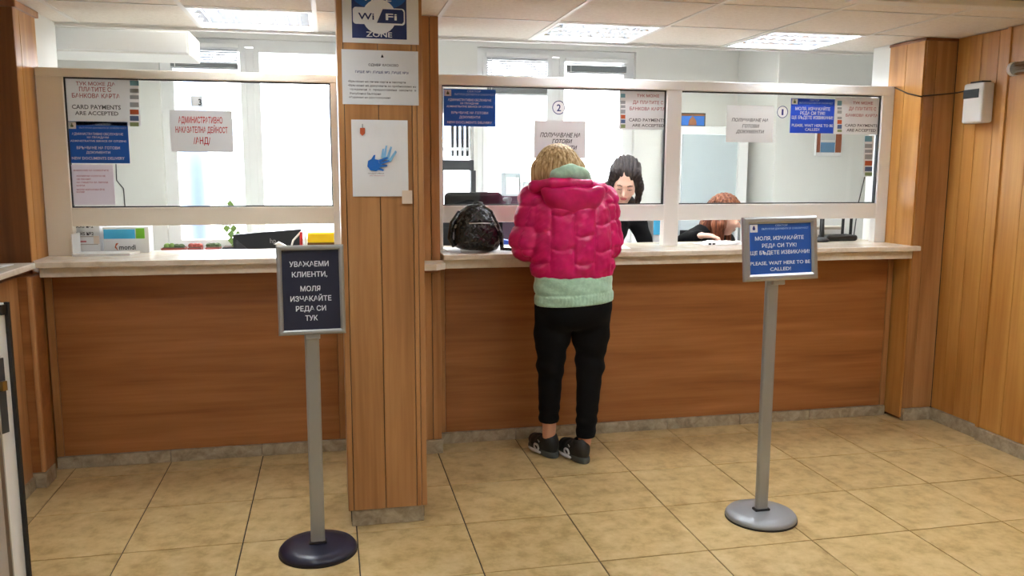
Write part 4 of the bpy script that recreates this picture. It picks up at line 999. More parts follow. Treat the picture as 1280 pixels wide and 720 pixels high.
def shirt_hood(P):
    d = chain(P, [UH(684, 230, 3.93), UH(697, 219, 3.90), UH(713, 215, 3.89), UH(728, 219, 3.91), UH(739, 230, 3.95)], [0.014, 0.026, 0.030, 0.026, 0.016], 0.045)
    return d+0.0012*np.sin(P[:, 0]*70+P[:, 2]*90)
sdf('shirt_hood', shirt_hood, (1.0, 3.83, 1.38), (1.30, 4.02, 1.54), 0.005, 'mint_knit', st_)
# trousers
def trousers(P):
    z = P[:, 2]
    d = smin(ell(P, (1.183, 3.985, 0.86), (0.192, 0.125, 0.13)), ell(P, (1.225, 3.925, 0.80), (0.115, 0.085, 0.10)), 0.05)
    d = smin(d, ell(P, (1.120, 3.935, 0.80), (0.105, 0.080, 0.10)), 0.05)
    l = chain(P, [LH, (1.080, 4.01, 0.66), LK, (1.080, 4.065, 0.18)], [0.102, 0.088, 0.066, 0.050], 0.03)
    r_ = chain(P, [RH, (1.275, 3.985, 0.66), RK, (1.252, 3.975, 0.10)], [0.106, 0.090, 0.068, 0.048], 0.03)
    l = smax(l, 0.192-z, 0.006); r_ = smax(r_, 0.128-z, 0.006)
    d = smin(d, np.minimum(l, r_), 0.03)
    wr_ = 0.004*np.sin(z*70+P[:, 0]*20)*np.exp(-((z-0.53)/0.12)**2)+0.003*np.sin(z*110)*np.exp(-((z-0.22)/0.08)**2)
    return d+wr_
sdf('trousers', trousers, (0.95, 3.80, 0.10), (1.42, 4.20, 1.0), 0.0065, 'black_cloth', wo)
# trainers
def trainer(heel, toe, tag_):
    h, t = np.array([*heel, 0.0]), np.array([*toe, 0.0]); d_ = unit(t-h); x_ = np.array([d_[1], -d_[0], 0]); R = np.stack([x_, d_, [0, 0, 1.0]], 1); L = 0.255
    def loc(P): return (P-h) @ R
    def upper(P):
        q = loc(P)
        d = ell(q, (0, 0.062, 0.058), (0.041, 0.066, 0.062)); d = smin(d, ell(q, (0, 0.165, 0.045), (0.046, 0.090, 0.042)), 0.045)
        d = smin(d, cap(q, (0, 0.050, 0.080), (0, 0.055, 0.100), 0.040, 0.038), 0.02)
        d = smax(d, -cap(q, (0, 0.058, 0.10), (0, 0.062, 0.16), 0.029, 0.032), 0.006)
        d = smax(d, 0.018-q[:, 2], 0.004)
        return d+0.0015*np.sin(q[:, 1]*130)*(q[:, 1] > 0.09)
    def sole(P):
        q = loc(P)
        d = smin(ell(q, (0, 0.062, 0.016), (0.043, 0.072, 0.05)), ell(q, (0.0, 0.168, 0.012), (0.047, 0.092, 0.045)), 0.03)
        d = smax(d, q[:, 2]-0.034+0.05*np.clip(q[:, 1]-0.1, 0, 0.1)*2*0.6, 0.004)
        return smax(d, 0.001-q[:, 2], 0.003)
    lo = np.minimum(h, t)-0.09; hi = np.maximum(h, t)+0.09; lo[2] = -0.005; hi[2] = 0.165
    o = sdf('shoe', upper, lo, hi, 0.0048, 'shoe_black', wo)
    so = sdf('sole', sole, lo, hi, 0.0048, 'shoe_grey', o)
    def side(a): return h+x_*a[0]+d_*a[1]+np.array([0, 0, a[2]])
    # white swirl at the outer left side and a small white stripe
    MB().tube([side((-0.050+0.004*abs(math.cos(k)), 0.120+0.022*math.cos(k), 0.036+0.016*math.sin(k))) for k in np.linspace(0, 2*math.pi, 18)[:-1]], 0.006, 6, True).build('side_swirl', 'shoe_white', o, True)
    MB().tube([side((-0.052, 0.07, 0.020)), side((-0.054, 0.105, 0.018)), side((-0.053, 0.15, 0.014)), side((-0.047, 0.20, 0.012))], [0.006, 0.009, 0.009, 0.005], 6).build('sole_stripe', 'shoe_white', o, True)
    MB().tube([side((-0.037, 0.085, 0.080)), side((-0.040, 0.100, 0.066)), side((-0.038, 0.120, 0.074))], [0.002, 0.004, 0.002], 6).build('side_tick', 'shoe_white', o, True)
    for k in range(4):
        MB().tube([side((-0.022, 0.105+k*0.018, 0.094-k*0.008)), side((0, 0.108+k*0.018, 0.100-k*0.009)), side((0.022, 0.105+k*0.018, 0.094-k*0.008))], 0.003, 5).build('lace', 'shoe_grey', o, True)
trainer((1.110, 4.035), (1.045, 4.27), 'l'); trainer((1.243, 3.925), (1.185, 4.165), 'r')

# ---- clerk with dark hair leaning over the desk
k1 = thing('person', 'dark haired clerk leaning over the desk behind the middle pane', 'person', (1.86, 5.5, 0))
H1 = (1.815, 5.02, 1.425); R1 = frame_of((-0.30, -0.78, -0.52), (0.08, 0, 1))
A1 = [[(1.63, 5.22, 1.29), (1.80, 5.06, 1.135), (1.70, 4.94, 0.84)], [(1.93, 5.30, 1.27), (1.93, 5.06, 1.135), (2.03, 4.94, 0.84)]]
def clerk1_body(P):
    d = head_sdf(P, H1, R1, 1.1)
    d = smin(d, cap(P, (1.845, 5.09, 1.345), (1.85, 5.20, 1.30), 0.046, 0.052), 0.03)
    d = smin(d, chain(P, [(1.80, 5.28, 1.22), (1.83, 5.42, 1.12), (1.86, 5.55, 0.95)], [0.105, 0.105, 0.12], 0.05), 0.05)
    for a in A1:
        d = smin(d, chain(P, a, [0.045, 0.036, 0.026], 0.02), 0.03)
        d = smin(d, hand_sdf(P, a[2], (0, -0.75, -0.35), (0, -0.35, 0.9), 1 if a[0][0] < 1.85 else -1, 0.4), 0.012)
    for sx in (-1, 1): d = smin(d, chain(P, [(1.86+sx*0.09, 5.55, 0.92), (1.86+sx*0.09, 5.53, 0.48), (1.86+sx*0.09, 5.55, 0.07), (1.86+sx*0.09, 5.44, 0.035)], [0.085, 0.055, 0.036, 0.03], 0.02), 0.03)
    return d
sdf('body', clerk1_body, (1.55, 4.80, -0.005), (2.15, 5.72, 1.58), 0.009, 'skin_pale', k1)
face_parts(k1, H1, R1, 1.1)
def clerk1_top(P):
    d = chain(P, [(1.80, 5.28, 1.23), (1.83, 5.42, 1.13), (1.86, 5.55, 0.98)], [0.118, 0.120, 0.130], 0.06)
    d = smin(d, chain(P, [(1.65, 5.23, 1.285), (1.80, 5.27, 1.28), (1.91, 5.30, 1.255)], [0.06, 0.07, 0.055], 0.03), 0.05)
    for a in A1: d = smin(d, chain(P, [a[0], a[1], np.array(a[1])*0.15+np.array(a[2])*0.85], [0.064, 0.054, 0.036], 0.03), 0.03)
    return smax(d, -cap(P, (1.84, 5.02, 1.40), (1.85, 5.19, 1.32), 0.07, 0.055), 0.01)+0.003*np.sin(P[:, 2]*70+P[:, 0]*40)
sdf('top', clerk1_top, (1.55, 4.85, 0.82), (2.15, 5.72, 1.42), 0.009, 'black_sweater', k1)
sdf('trousers', lambda P: smin(smax(ell(P, (1.86, 5.55, 0.93), (0.18, 0.14, 0.14)), P[:, 2]-1.0, 0.02), np.minimum(*[smax(chain(P, [(1.86+sx*0.09, 5.55, 0.92), (1.86+sx*0.09, 5.53, 0.48), (1.86+sx*0.09, 5.55, 0.10)], [0.10, 0.07, 0.055], 0.02), 0.10-P[:, 2], 0.006) for sx in (-1, 1)]), 0.03), (1.62, 5.35, 0.08), (2.10, 5.74, 1.05), 0.011, 'pale_cloth', k1)
for sx in (-1, 1): sdf('shoe', lambda P: smax(chain(P, [(1.86+sx*0.09, 5.57, 0.045), (1.86+sx*0.09, 5.42, 0.03)], [0.045, 0.042], 0.02), 0.001-P[:, 2], 0.004), (1.86+sx*0.09-0.07, 5.35, -0.004), (1.86+sx*0.09+0.07, 5.64, 0.11), 0.008, 'shoe_black', k1)
def clerk1_hair(P):
    q = ((P-np.array(H1)) @ R1)/1.1
    ph = np.arctan2(q[:, 0], q[:, 2]-0.02)
    d = ell(q, (0, -0.030, 0.040), (0.090, 0.104, 0.096))
    for sx, b in ((-1, -0.125), (1, -0.150)):
        d = smin(d, chain(q, [(sx*0.062, 0.030, 0.075), (sx*0.085, 0.030, -0.02), (sx*0.083, 0.040, b)], [0.024, 0.024, 0.016], 0.02), 0.025)
    d = smin(d, chain(q, [(0, -0.09, 0.0), (0, -0.10, -0.10)], [0.07, 0.05], 0.02), 0.03)
    d = d+0.0025*np.sin(q[:, 0]*260)+0.002*np.sin(ph*30+q[:, 1]*30)+groove(q[:, 0]-0.012, 0.006, 0.006)*(q[:, 2] > 0.05)
    return smax(d, -ell(q, (0.004, 0.112, -0.030), (0.056, 0.085, 0.118)), 0.010)
sdf('hair', clerk1_hair, (1.64, 4.84, 1.19), (2.02, 5.26, 1.60), 0.0048, 'hair_dark', k1)

# ---- seated clerk with auburn hair
k2 = thing('person', 'seated auburn haired clerk in black behind the right pane', 'person', (2.42, 5.4, 0))
H2 = (2.497, 4.985, 1.205); R2 = frame_of((0.86, -0.22, -0.42))
A2 = [[(2.335, 5.02, 1.075), (2.225, 4.97, 1.04), (2.25, 4.84, 1.088)], [(2.60, 5.18, 0.99), (2.70, 5.05, 0.86), (2.62, 4.92, 0.80)]]
def clerk2_body(P):
    d = head_sdf(P, H2, R2)
    d = smin(d, cap(P, (2.46, 5.0, 1.13), (2.45, 5.08, 1.06), 0.046, 0.052), 0.03)
    d = smin(d, chain(P, [(2.45, 5.13, 0.97), (2.44, 5.28, 0.78), (2.43, 5.40, 0.58)], [0.105, 0.105, 0.13], 0.05), 0.05)
    for i_, a in enumerate(A2):
        d = smin(d, chain(P, a, [0.044, 0.036, 0.026], 0.02), 0.03)
    d = smin(d, hand_sdf(P, A2[0][2], (0.75, -0.55, 0.0), (0, 0, 1), -1, 0.7), 0.012); d = smin(d, hand_sdf(P, A2[1][2], (-0.3, -0.9, -0.1), (0, 0, 1), -1, 0.5), 0.012)
    for sx in (-1, 1): d = smin(d, chain(P, [(2.43+sx*0.09, 5.40, 0.55), (2.43+sx*0.10, 5.02, 0.53), (2.43+sx*0.10, 5.04, 0.08), (2.43+sx*0.10, 4.94, 0.035)], [0.085, 0.056, 0.036, 0.03], 0.02), 0.03)
    return d
sdf('body', clerk2_body, (2.12, 4.66, -0.005), (2.80, 5.60, 1.34), 0.009, 'skin_pale', k2)
face_parts(k2, H2, R2)
def clerk2_top(P):
    d = chain(P, [(2.45, 5.13, 0.985), (2.44, 5.28, 0.78), (2.43, 5.40, 0.60)], [0.118, 0.120, 0.145], 0.06)
    d = smin(d, chain(P, [(2.345, 5.03, 1.07), (2.45, 5.10, 1.075), (2.59, 5.17, 1.02)], [0.062, 0.075, 0.062], 0.03), 0.05)
    for a in A2: d = smin(d, chain(P, [a[0], a[1], np.array(a[1])*0.1+np.array(a[2])*0.9], [0.066, 0.056, 0.036], 0.03), 0.03)
    return smax(d, -cap(P, (2.47, 4.99, 1.16), (2.46, 5.05, 1.09), 0.055, 0.052), 0.01)+0.003*np.sin(P[:, 2]*70+P[:, 0]*40)
sdf('top', clerk2_top, (2.10, 4.78, 0.44), (2.80, 5.60, 1.16), 0.009, 'black_sweater', k2)
sdf('trousers', lambda P: smin(smax(ell(P, (2.43, 5.40, 0.55), (0.18, 0.15, 0.13)), P[:, 2]-0.62, 0.02), np.minimum(*[smax(chain(P, [(2.43+sx*0.09, 5.40, 0.55), (2.43+sx*0.10, 5.02, 0.53), (2.43+sx*0.10, 5.04, 0.10)], [0.098, 0.072, 0.055], 0.02), 0.10-P[:, 2], 0.006) for sx in (-1, 1)]), 0.03), (2.20, 4.90, 0.08), (2.66, 5.60, 0.70), 0.011, 'black_cloth', k2)
for sx in (-1, 1): sdf('shoe', lambda P: smax(chain(P, [(2.43+sx*0.10, 5.06, 0.045), (2.43+sx*0.10, 4.92, 0.03)], [0.045, 0.042], 0.02), 0.001-P[:, 2], 0.004), (2.43+sx*0.10-0.07, 4.84, -0.004), (2.43+sx*0.10+0.07, 5.14, 0.11), 0.008, 'shoe_black', k2)
def clerk2_hair(P):
    q = (P-np.array(H2)) @ R2
    d = ell(q, (0, -0.030, 0.040), (0.088, 0.102, 0.094))
    d = smin(d, chain(P, [(2.445, 4.92, 1.24), (2.405, 4.90, 1.15), (2.41, 4.90, 1.05)], [0.036, 0.042, 0.030], 0.02), 0.04)
    d = smin(d, chain(P, [(2.43, 5.02, 1.24), (2.39, 5.03, 1.13), (2.40, 5.02, 1.04)], [0.055, 0.050, 0.035], 0.02), 0.04)
    d = smin(d, chain(P, [(2.52, 5.05, 1.24), (2.545, 5.07, 1.14), (2.55, 5.06, 1.04)], [0.040, 0.035, 0.025], 0.02), 0.03)
    d = d+0.0025*np.sin(P[:, 0]*240+P[:, 2]*12)+0.002*np.sin(P[:, 1]*260)
    return smax(d, -ell(q, (0, 0.110, -0.045), (0.060, 0.085, 0.105)), 0.010)
sdf('hair', clerk2_hair, (2.28, 4.80, 0.98), (2.64, 5.16, 1.36), 0.0048, 'hair_auburn', k2)
# her chair
ch = thing('office_chair', 'dark office chair under the seated clerk', 'chair', (2.43, 5.45, 0))
sdf('seat', lambda P: rbox(P, (2.43, 5.40, 0.41), (0.23, 0.23, 0.04), 0.035), (2.15, 5.12, 0.34), (2.70, 5.68, 0.48), 0.012, 'black_cloth', ch)
sdf('backrest', lambda P: rbox(P, (2.43, 5.68, 0.80), (0.21, 0.035, 0.26), 0.03), (2.18, 5.60, 0.50), (2.68, 5.76, 1.10), 0.012, 'black_cloth', ch)
B(2.40, 2.46, 5.66, 5.70, 0.40, 0.60).build('back_bar', 'black_plastic', ch)
MB().tube([(2.43, 5.42, 0.06), (2.43, 5.42, 0.38)], 0.03, 12).build('column', 'black_plastic', ch)
for k in range(5):
    an = 2*math.pi*k/5+0.3; e = (2.43+0.26*math.cos(an), 5.42+0.26*math.sin(an))
    lg = MB().tube([(2.43, 5.42, 0.09), (e[0], e[1], 0.06)], [0.025, 0.016], 8).build('leg', 'black_plastic', ch)
    MB().tube([(e[0]-0.012, e[1], 0.026), (e[0]+0.012, e[1], 0.026)], 0.026, 12).build('castor', 'black_plastic', lg)

# ------------------------------------------------------------------ things on and behind the right counter
# backpack
bp = thing('backpack', 'black quilted leather backpack lying on the right counter', 'backpack', (0.75, 4.33, ZC))
BC = np.array([0.745, 4.345, ZC]); BR = roty(0.10) @ rotx(-0.12)
def bag(P):
    q = (P-BC) @ BR
    d = smin(rbox(q, (0, 0, 0.085), (0.125, 0.075, 0.080), 0.055), ell(q, (-0.015, 0.005, 0.165), (0.098, 0.070, 0.085)), 0.05)
    x, z = q[:, 0], q[:, 2]
    a = np.abs(((x+z)*30) % 1-0.5); b = np.abs(((x-z)*30) % 1-0.5)
    low = (q[:, 1] < -0.02)
    d = d+np.where(low, 0.003*np.exp(-(np.minimum(a, b)/0.10)**2), 0)
    d = d+0.003*np.sin(x*55+z*40)*np.sin(z*70-x*20)
    d = d+groove(z-0.148-0.12*x, 0.006, 0.006)*low
    return smax(d, ZC+0.001-P[:, 2], 0.010)
sdf('bag_body', bag, (0.58, 4.22, ZC-0.01), (0.92, 4.46, 1.33), 0.0048, 'bag_leather', bp)
def bpt(x, y, z): return tuple(BC+BR @ np.array([x, y, z]))
MB().tube([bpt(-0.105, -0.065, 0.06), bpt(-0.11, -0.07, 0.15), bpt(-0.07, -0.072, 0.22), bpt(0.0, -0.062, 0.246), bpt(0.055, -0.070, 0.215), bpt(0.098, -0.072, 0.14), bpt(0.118, -0.066, 0.06)], 0.0065, 8).build('piping', 'bag_leather', bp, True)
MB().tube([bpt(0.055, -0.083, 0.185), bpt(0.085, -0.083, 0.145), bpt(0.072, -0.085, 0.150), bpt(0.098, -0.082, 0.115)], 0.0028, 6).build('zip', 'zip_silver', bp, True)
MB().tube([bpt(-0.06, -0.087, 0.140), bpt(0.0, -0.089, 0.147), bpt(0.05, -0.088, 0.150)], 0.0032, 6).build('pocket_zip', 'zip_silver', bp, True)
MB().tube([bpt(-0.12, -0.03, 0.13), bpt(-0.125, -0.045, 0.115)], 0.005, 6).build('strap_buckle', 'zip_silver', bp, True)
MB().tube([bpt(-0.10, 0.0, 0.20), bpt(-0.138, -0.02, 0.14), bpt(-0.145, -0.02, 0.06), bpt(-0.12, -0.03, 0.016)], [0.014, 0.014, 0.014, 0.012], 8).build('shoulder_strap', 'bag_leather', bp, True)
MB().tube([bpt(0.10, 0.02, 0.17), bpt(0.135, 0.01, 0.10), (0.885, 4.33, ZC+0.014), (0.94, 4.32, ZC+0.010), (0.985, 4.36, ZC+0.010)], [0.012, 0.013, 0.012, 0.009, 0.008], 8).build('shoulder_strap', 'bag_leather', bp, True)
MB().tube([bpt(-0.03, 0.03, 0.24), bpt(-0.02, 0.035, 0.265), bpt(0.02, 0.035, 0.265), bpt(0.03, 0.03, 0.24)], 0.006, 8).build('grab_handle', 'bag_leather', bp, True)

def sheet(label, pts, z, m='paper_bright', lines=0):
    c = np.mean(np.array(pts), 0); o = MB().prism(pts, z, z+0.0016).build('paper_sheet', m, org=(c[0], c[1], z)); return props(o, label, 'paper', 'papers on the counters')
def pz(u_, v_): q = on_z(u_, v_, ZC); return (q[0], q[1])
sheet('white paper on the counter left of the backpack', [(0.60, 4.30), (0.66, 4.30), (0.70, 4.62), (0.60, 4.62)], ZC)
sheet('white paper on the counter between backpack and customer', [(0.84, 4.40), (1.02, 4.38), (1.05, 4.60), (0.86, 4.62)], ZC)
sheet('white form on the counter right of the customer', [(1.40, 4.34), (1.62, 4.36), (1.66, 4.60), (1.40, 4.58)], ZC)
cp_ = thing('crumpled_paper', 'crumpled white paper with dark print in front of the seated clerk', 'paper', (2.24, 4.52, ZC))
rg = random.Random(3); n = 10; v = []
for j in range(n+1):
    for i in range(n+1): v.append((2.10+0.30*i/n+0.01*rg.random(), 4.46+0.16*j/n+0.01*rg.random(), ZC+0.002+0.020*rg.random()*(0 < i < n)*(0 < j < n)))
mesh('sheet', v, [(j*(n+1)+i, j*(n+1)+i+1, (j+1)*(n+1)+i+1, (j+1)*(n+1)+i) for j in range(n) for i in range(n)], 'paper_bright', cp_)
for a in (2.13, 2.155): B(a, a+0.016, 4.456, 4.459, ZC+0.005, ZC+0.014).build('print_mark', 'ink_black', cp_)
sp = thing('stapler', 'small grey stapler on the counter beside the pink sleeve', 'stapler', (1.50, 4.50, ZC))
B(1.45, 1.54, 4.485, 4.515, ZC+0.0018, ZC+0.010, bev=0.003).build('base', 'dark_grey', sp)
MB().prism([(1.452, ZC+0.012), (1.540, ZC+0.012), (1.538, ZC+0.024), (1.46, ZC+0.040), (1.452, ZC+0.034)], 4.488, 4.512, 'y').build('arm', 'grey_plastic', sp)
# router with antennas, microphone stand, display back
ra = pz(1052, 300)
rt_ = thing('wireless_router', 'black router with upright antennas at the right counter end', 'router', (3.08, 4.64, ZC))
sdf('case', lambda P: rbox(P, (3.085, 4.645, ZC+0.020), (0.105, 0.060, 0.018), 0.014), (2.96, 4.57, ZC-0.004), (3.21, 4.72, ZC+0.05), 0.006, 'black_plastic', rt_)
for xx, yy, ln, lean in ((3.000, 4.695, 0.18, -0.01), (3.095+0.055, 4.695, 0.18, 0.012), (3.183, 4.66, 0.185, 0.01)):
    a_ = MB().box(xx-0.009, xx+0.009, yy-0.005, yy+0.005, ZC+0.02, ZC+0.02+ln, bev=0.003); a_.xf(roty(lean), (0, 0, 0), (xx, yy, ZC+0.02)).build('antenna', 'black_plastic', rt_)
ms = thing('microphone_stand', 'dark desk microphone with oval base beside the router', 'microphone', (2.93, 4.60, ZC))
sdf('base', lambda P: smax(ell(P, (2.925, 4.585, ZC+0.006), (0.060, 0.042, 0.024)), ZC+0.001-P[:, 2], 0.003), (2.85, 4.53, ZC-0.004), (3.0, 4.64, ZC+0.04), 0.005, 'dark_grey', ms)
MB().tube([(2.945, 4.595, ZC+0.018), (2.95, 4.60, ZC+0.07), (2.952, 4.605, ZC+0.145)], [0.016, 0.010, 0.009], 10).build('stem', 'black_plastic', ms, True)
MB().tube([(2.952, 4.605, ZC+0.143), (2.952, 4.607, ZC+0.205)], [0.013, 0.016], 10).build('head', 'black_plastic', ms, True)
# inner desks behind the counters
def desk(x0, x1, y0, y1, label, m='desk_white'):
    t = thing('office_desk', label, 'desk', ((x0+x1)/2, (y0+y1)/2, 0), 'desks behind the counters')
    B(x0, x1, y0, y1, 0.73, 0.76, bev=0.003).build('top', m, t)
    for xx in (x0+0.04, x1-0.08):
        for yy in (y0+0.04, y1-0.08): B(xx, xx+0.04, yy, yy+0.04, 0, 0.73).build('leg', 'dark_grey', t)
desk(0.62, 2.06, 4.76, 5.16, 'white desk behind the middle pane'); desk(2.10, 3.25, 4.76, 4.90, 'narrow white desk before the seated clerk')
def monitor(cx, cy, z0, w, h, yaw, tilt, label, logo=None, base_z=0.76, m='monitor_black'):
    t = thing('monitor', label, 'monitor', (cx, cy, base_z), 'monitors seen from behind')
    R = rotz(yaw) @ rotx(tilt); ab = np.array([cx, cy, z0+h/2])
    def add(mb, n_, mm): return mb.xf(R, ab).build(n_, mm, t)
    add(B(-w/2, w/2, -0.012, 0.012, -h/2, h/2, bev=0.006), 'housing', m)
    add(B(-w*0.3, w*0.3, -0.026, -0.010, -h*0.3, h*0.3, bev=0.006), 'back_bulge', m)
    add(B(-w/2+0.012, w/2-0.012, 0.0121, 0.0135, -h/2+0.014, h/2-0.012), 'screen', 'black_plastic')
    B(cx-0.02, cx+0.02, cy-0.05, cy-0.025, base_z+0.006, z0+h*0.5, bev=0.004).build('neck', 'black_plastic', t)
    B(cx-0.11, cx+0.11, cy-0.10, cy+0.06, base_z, base_z+0.012, bev=0.004).build('foot', 'black_plastic', t)
    if logo:
        L = MB(); text_into(L, logo, (w*0.24, -0.0135, -0.02), EX, EZ, 0.032, 0.036, False); add(L, 'lettering', 'aluminium')
    return t
m0 = on_y(553, 278, 4.95)[0]; m1 = on_y(592, 278, 4.95)[0]
monitor((0.60+0.83)/2+0.01, 4.98, 0.86, 0.36, 0.36, 0.0, -0.05, 'black monitor back behind the backpack')
monitor(2.90, 4.95, 0.84, 0.24, 0.31, 0.35, -0.08, 'dark grey monitor back beside the right router', m='dark_grey', base_z=0.76)
bx_ = thing('carton', 'pale grey carton behind the router', 'box', (3.12, 4.83, 0.76)); B(3.02, 3.20, 4.78, 4.88, 0.76, ZC+0.075, bev=0.003).build('body', 'paper', bx_); B(3.015, 3.205, 4.775, 4.885, ZC+0.060, ZC+0.078, bev=0.003).build('lid', 'grey_plastic', bx_)
pb = thing('paper_box', 'blue and white carton beside the leaning clerk', 'box', (2.06, 4.98, 0.76))
B(2.02, 2.20, 5.04, 5.16, 0.761, ZC+0.12, bev=0.003).build('body', 'paper_bright', pb); B(2.022, 2.198, 5.037, 5.04, ZC+0.02, ZC+0.115).build('blue_band', 'box_cyan', pb); B(2.12, 2.202, 5.036, 5.0395, 0.9, ZC+0.118).build('corner_band', 'cabinet_panel', pb)
bt = thing('document_tray', 'blue plastic tray behind the backpack', 'tray', (0.97, 4.83, 0.76)); MB().prism([(0.85, 0.76), (1.10, 0.76), (1.10, ZC+0.0), (0.93, ZC+0.035), (0.85, ZC+0.0)], 4.80, 4.95, 'y').build('body', 'blue_plastic', bt)
B(0.86, 1.09, 4.795, 4.80, 0.80, 0.95).build('label_panel', 'paper', bt)
# dark office chair back and dark cabinet with trays by the window
cc = thing('office_chair', 'dark office chair near the barred window', 'chair', (0.93, 5.7, 0))
sdf('backrest', lambda P: rbox(P, (0.95, 5.62, 1.02), (0.20, 0.04, 0.32), 0.035), (0.72, 5.55, 0.66), (1.18, 5.69, 1.38), 0.012, 'black_cloth', cc)
sdf('seat', lambda P: rbox(P, (0.95, 5.84, 0.46), (0.23, 0.22, 0.04), 0.035), (0.70, 5.58, 0.40), (1.20, 6.08, 0.52), 0.012, 'black_cloth', cc)
for sx in (-1, 1): MB().tube([(0.95+sx*0.22, 5.66, 1.18), (0.95+sx*0.27, 5.70, 1.29), (0.95+sx*0.28, 5.92, 1.28)], 0.016, 8).build('armrest', 'dark_grey', cc, True)
B(0.92, 0.98, 5.64, 5.68, 0.46, 0.75).build('back_bar', 'black_plastic', cc); MB().tube([(0.95, 5.84, 0.06), (0.95, 5.84, 0.43)], 0.03, 12).build('column', 'black_plastic', cc)
for k in range(5):
    an = 2*math.pi*k/5+0.3; e = (0.95+0.26*math.cos(an), 5.84+0.26*math.sin(an)); MB().tube([(0.95, 5.84, 0.09), (e[0], e[1], 0.025)], [0.025, 0.022], 8).build('leg', 'black_plastic', cc)
dc = thing('low_cabinet', 'dark low cabinet under the window behind the customer', 'cabinet', (1.65, 6.2, 0))
B(1.22, 2.10, 6.02, 6.38, 0, 1.30, bev=0.004).build('body', 'desk_maroon', dc)
for k in range(2): B(1.235+0.43*k, 1.655+0.43*k, 6.008, 6.02, 0.05, 1.26, bev=0.003).build('door', 'desk_maroon', dc)
for k, (xa, w, h) in enumerate(((1.26, 0.12, 0.17), (1.40, 0.10, 0.10), (1.53, 0.11, 0.10), (1.66, 0.09, 0.19), (1.77, 0.12, 0.12))):
    t = thing('desk_tray', ['tall pale file tray at the left end of the dark cabinet', 'low pale file tray beside the tall one on the dark cabinet', 'low grey file tray in the middle of the dark cabinet', 'tallest file tray on the dark cabinet', 'file tray at the right end of the dark cabinet'][k], 'file tray', (xa+w/2, 6.12, 1.30), 'file trays on the dark cabinet')
    MB().box(xa, xa+w, 6.06, 6.20, 1.30, 1.31).box(xa, xa+0.006, 6.06, 6.20, 1.31, 1.30+h).box(xa+w-0.006, xa+w, 6.06, 6.20, 1.31, 1.30+h).box(xa, xa+w, 6.194, 6.20, 1.31, 1.30+h).build('tray', 'cabinet_panel', t)
    B(xa+0.01, xa+w-0.01, 6.07, 6.19, 1.31, 1.30+h*0.8).build('papers', 'paper', t)

# white cabinet with the small picture on top, wall calendar
XA, XB = on_y(850, 200, 6.2)[0], on_y(935, 200, 6.2)[0]; ZT = on_y(880, 158, 6.2)[2]
wc = thing('office_cabinet', 'white cabinet with pale door in the right of the office', 'cabinet', ((XA+XB)/2, 6.38, 0))
B(XA, XB, 6.20, 6.58, 0, ZT, bev=0.004).build('body', 'frame_white', wc)
xd = on_y(921, 200, 6.19)[0]
B(XA+0.012, xd, 6.186, 6.199, 0.08, on_y(880, 168, 6.19)[2], bev=0.003).build('door', 'cabinet_panel', wc)
B(xd+0.012, XB-0.012, 6.186, 6.199, 0.08, on_y(880, 168, 6.19)[2], bev=0.003).build('door', 'frame_white', wc)
B(xd+0.03, xd+0.045, 6.165, 6.186, 0.9, 1.15, bev=0.003).build('handle', 'aluminium', wc)
x0, x1, z0, z1 = px_rect(853, 139.5, 882, 157, 6.3)
ic = thing('framed_picture', 'small dark framed picture standing on the white cabinet', 'picture', ((x0+x1)/2, 6.32, ZT))
hh = z1-z0
B(x0-0.05, x1, 6.30, 6.32, ZT, ZT+hh, bev=0.003).build('frame', 'icon_frame', ic)
B(x0-0.04, x1-0.012, 6.297, 6.30, ZT+0.012, ZT+hh*0.78).build('blue_ground', 'icon_blue', ic)
B(x0-0.04, x1-0.012, 6.297, 6.30, ZT+hh*0.80, ZT+hh-0.01).build('top_band', 'icon_brown', ic)
MB().prism([(x0+0.05, ZT+0.014), (x0+0.12, ZT+0.014), (x0+0.115, ZT+0.05), (x0+0.085, ZT+0.085), (x0+0.055, ZT+0.05)], 6.294, 6.297, 'y').build('figure', 'icon_brown', ic)
x0, x1, z0, z1 = px_rect(1018.5, 152, 1052, 195.5, 5.945)
wcx = thing('wall_calendar', 'wall calendar with brown sides and blue picture below the blue sign', 'calendar', ((x0+x1)/2, 5.945, z0))
B(x0, x1, 5.93, 5.948, z0, z1, bev=0.006).build('backing', 'paper_bright', wcx)
w = x1-x0
B(x0+0.01, x0+w*0.16, 5.926, 5.93, z0+0.03, z1-0.01).build('side_band', 'calendar_brown', wcx); B(x1-w*0.26, x1-0.012, 5.926, 5.93, z0+0.03, z1-0.01).build('side_band', 'calendar_brown', wcx)
B(x0+w*0.19, x1-w*0.29, 5.926, 5.93, z0+0.03, z0+(z1-z0)*0.40).build('picture', 'calendar_blue', wcx); B(x0+w*0.19, x1-w*0.29, 5.926, 5.93, z0+(z1-z0)*0.47, z1-0.02).build('month_sheet', 'paper_laminated', wcx)
a, b = on_y(1092, 168, 5.94), on_y(1073, 254, 5.94)
props(MB().tube([a, (a+b)/2+np.array([0.006, 0, 0]), b, (b[0]-0.03, 5.94, 0.9)], 0.004, 6).build('cable', 'dark_grey', org=tuple(b)), 'thin cable hanging down the white projecting wall', 'cable')

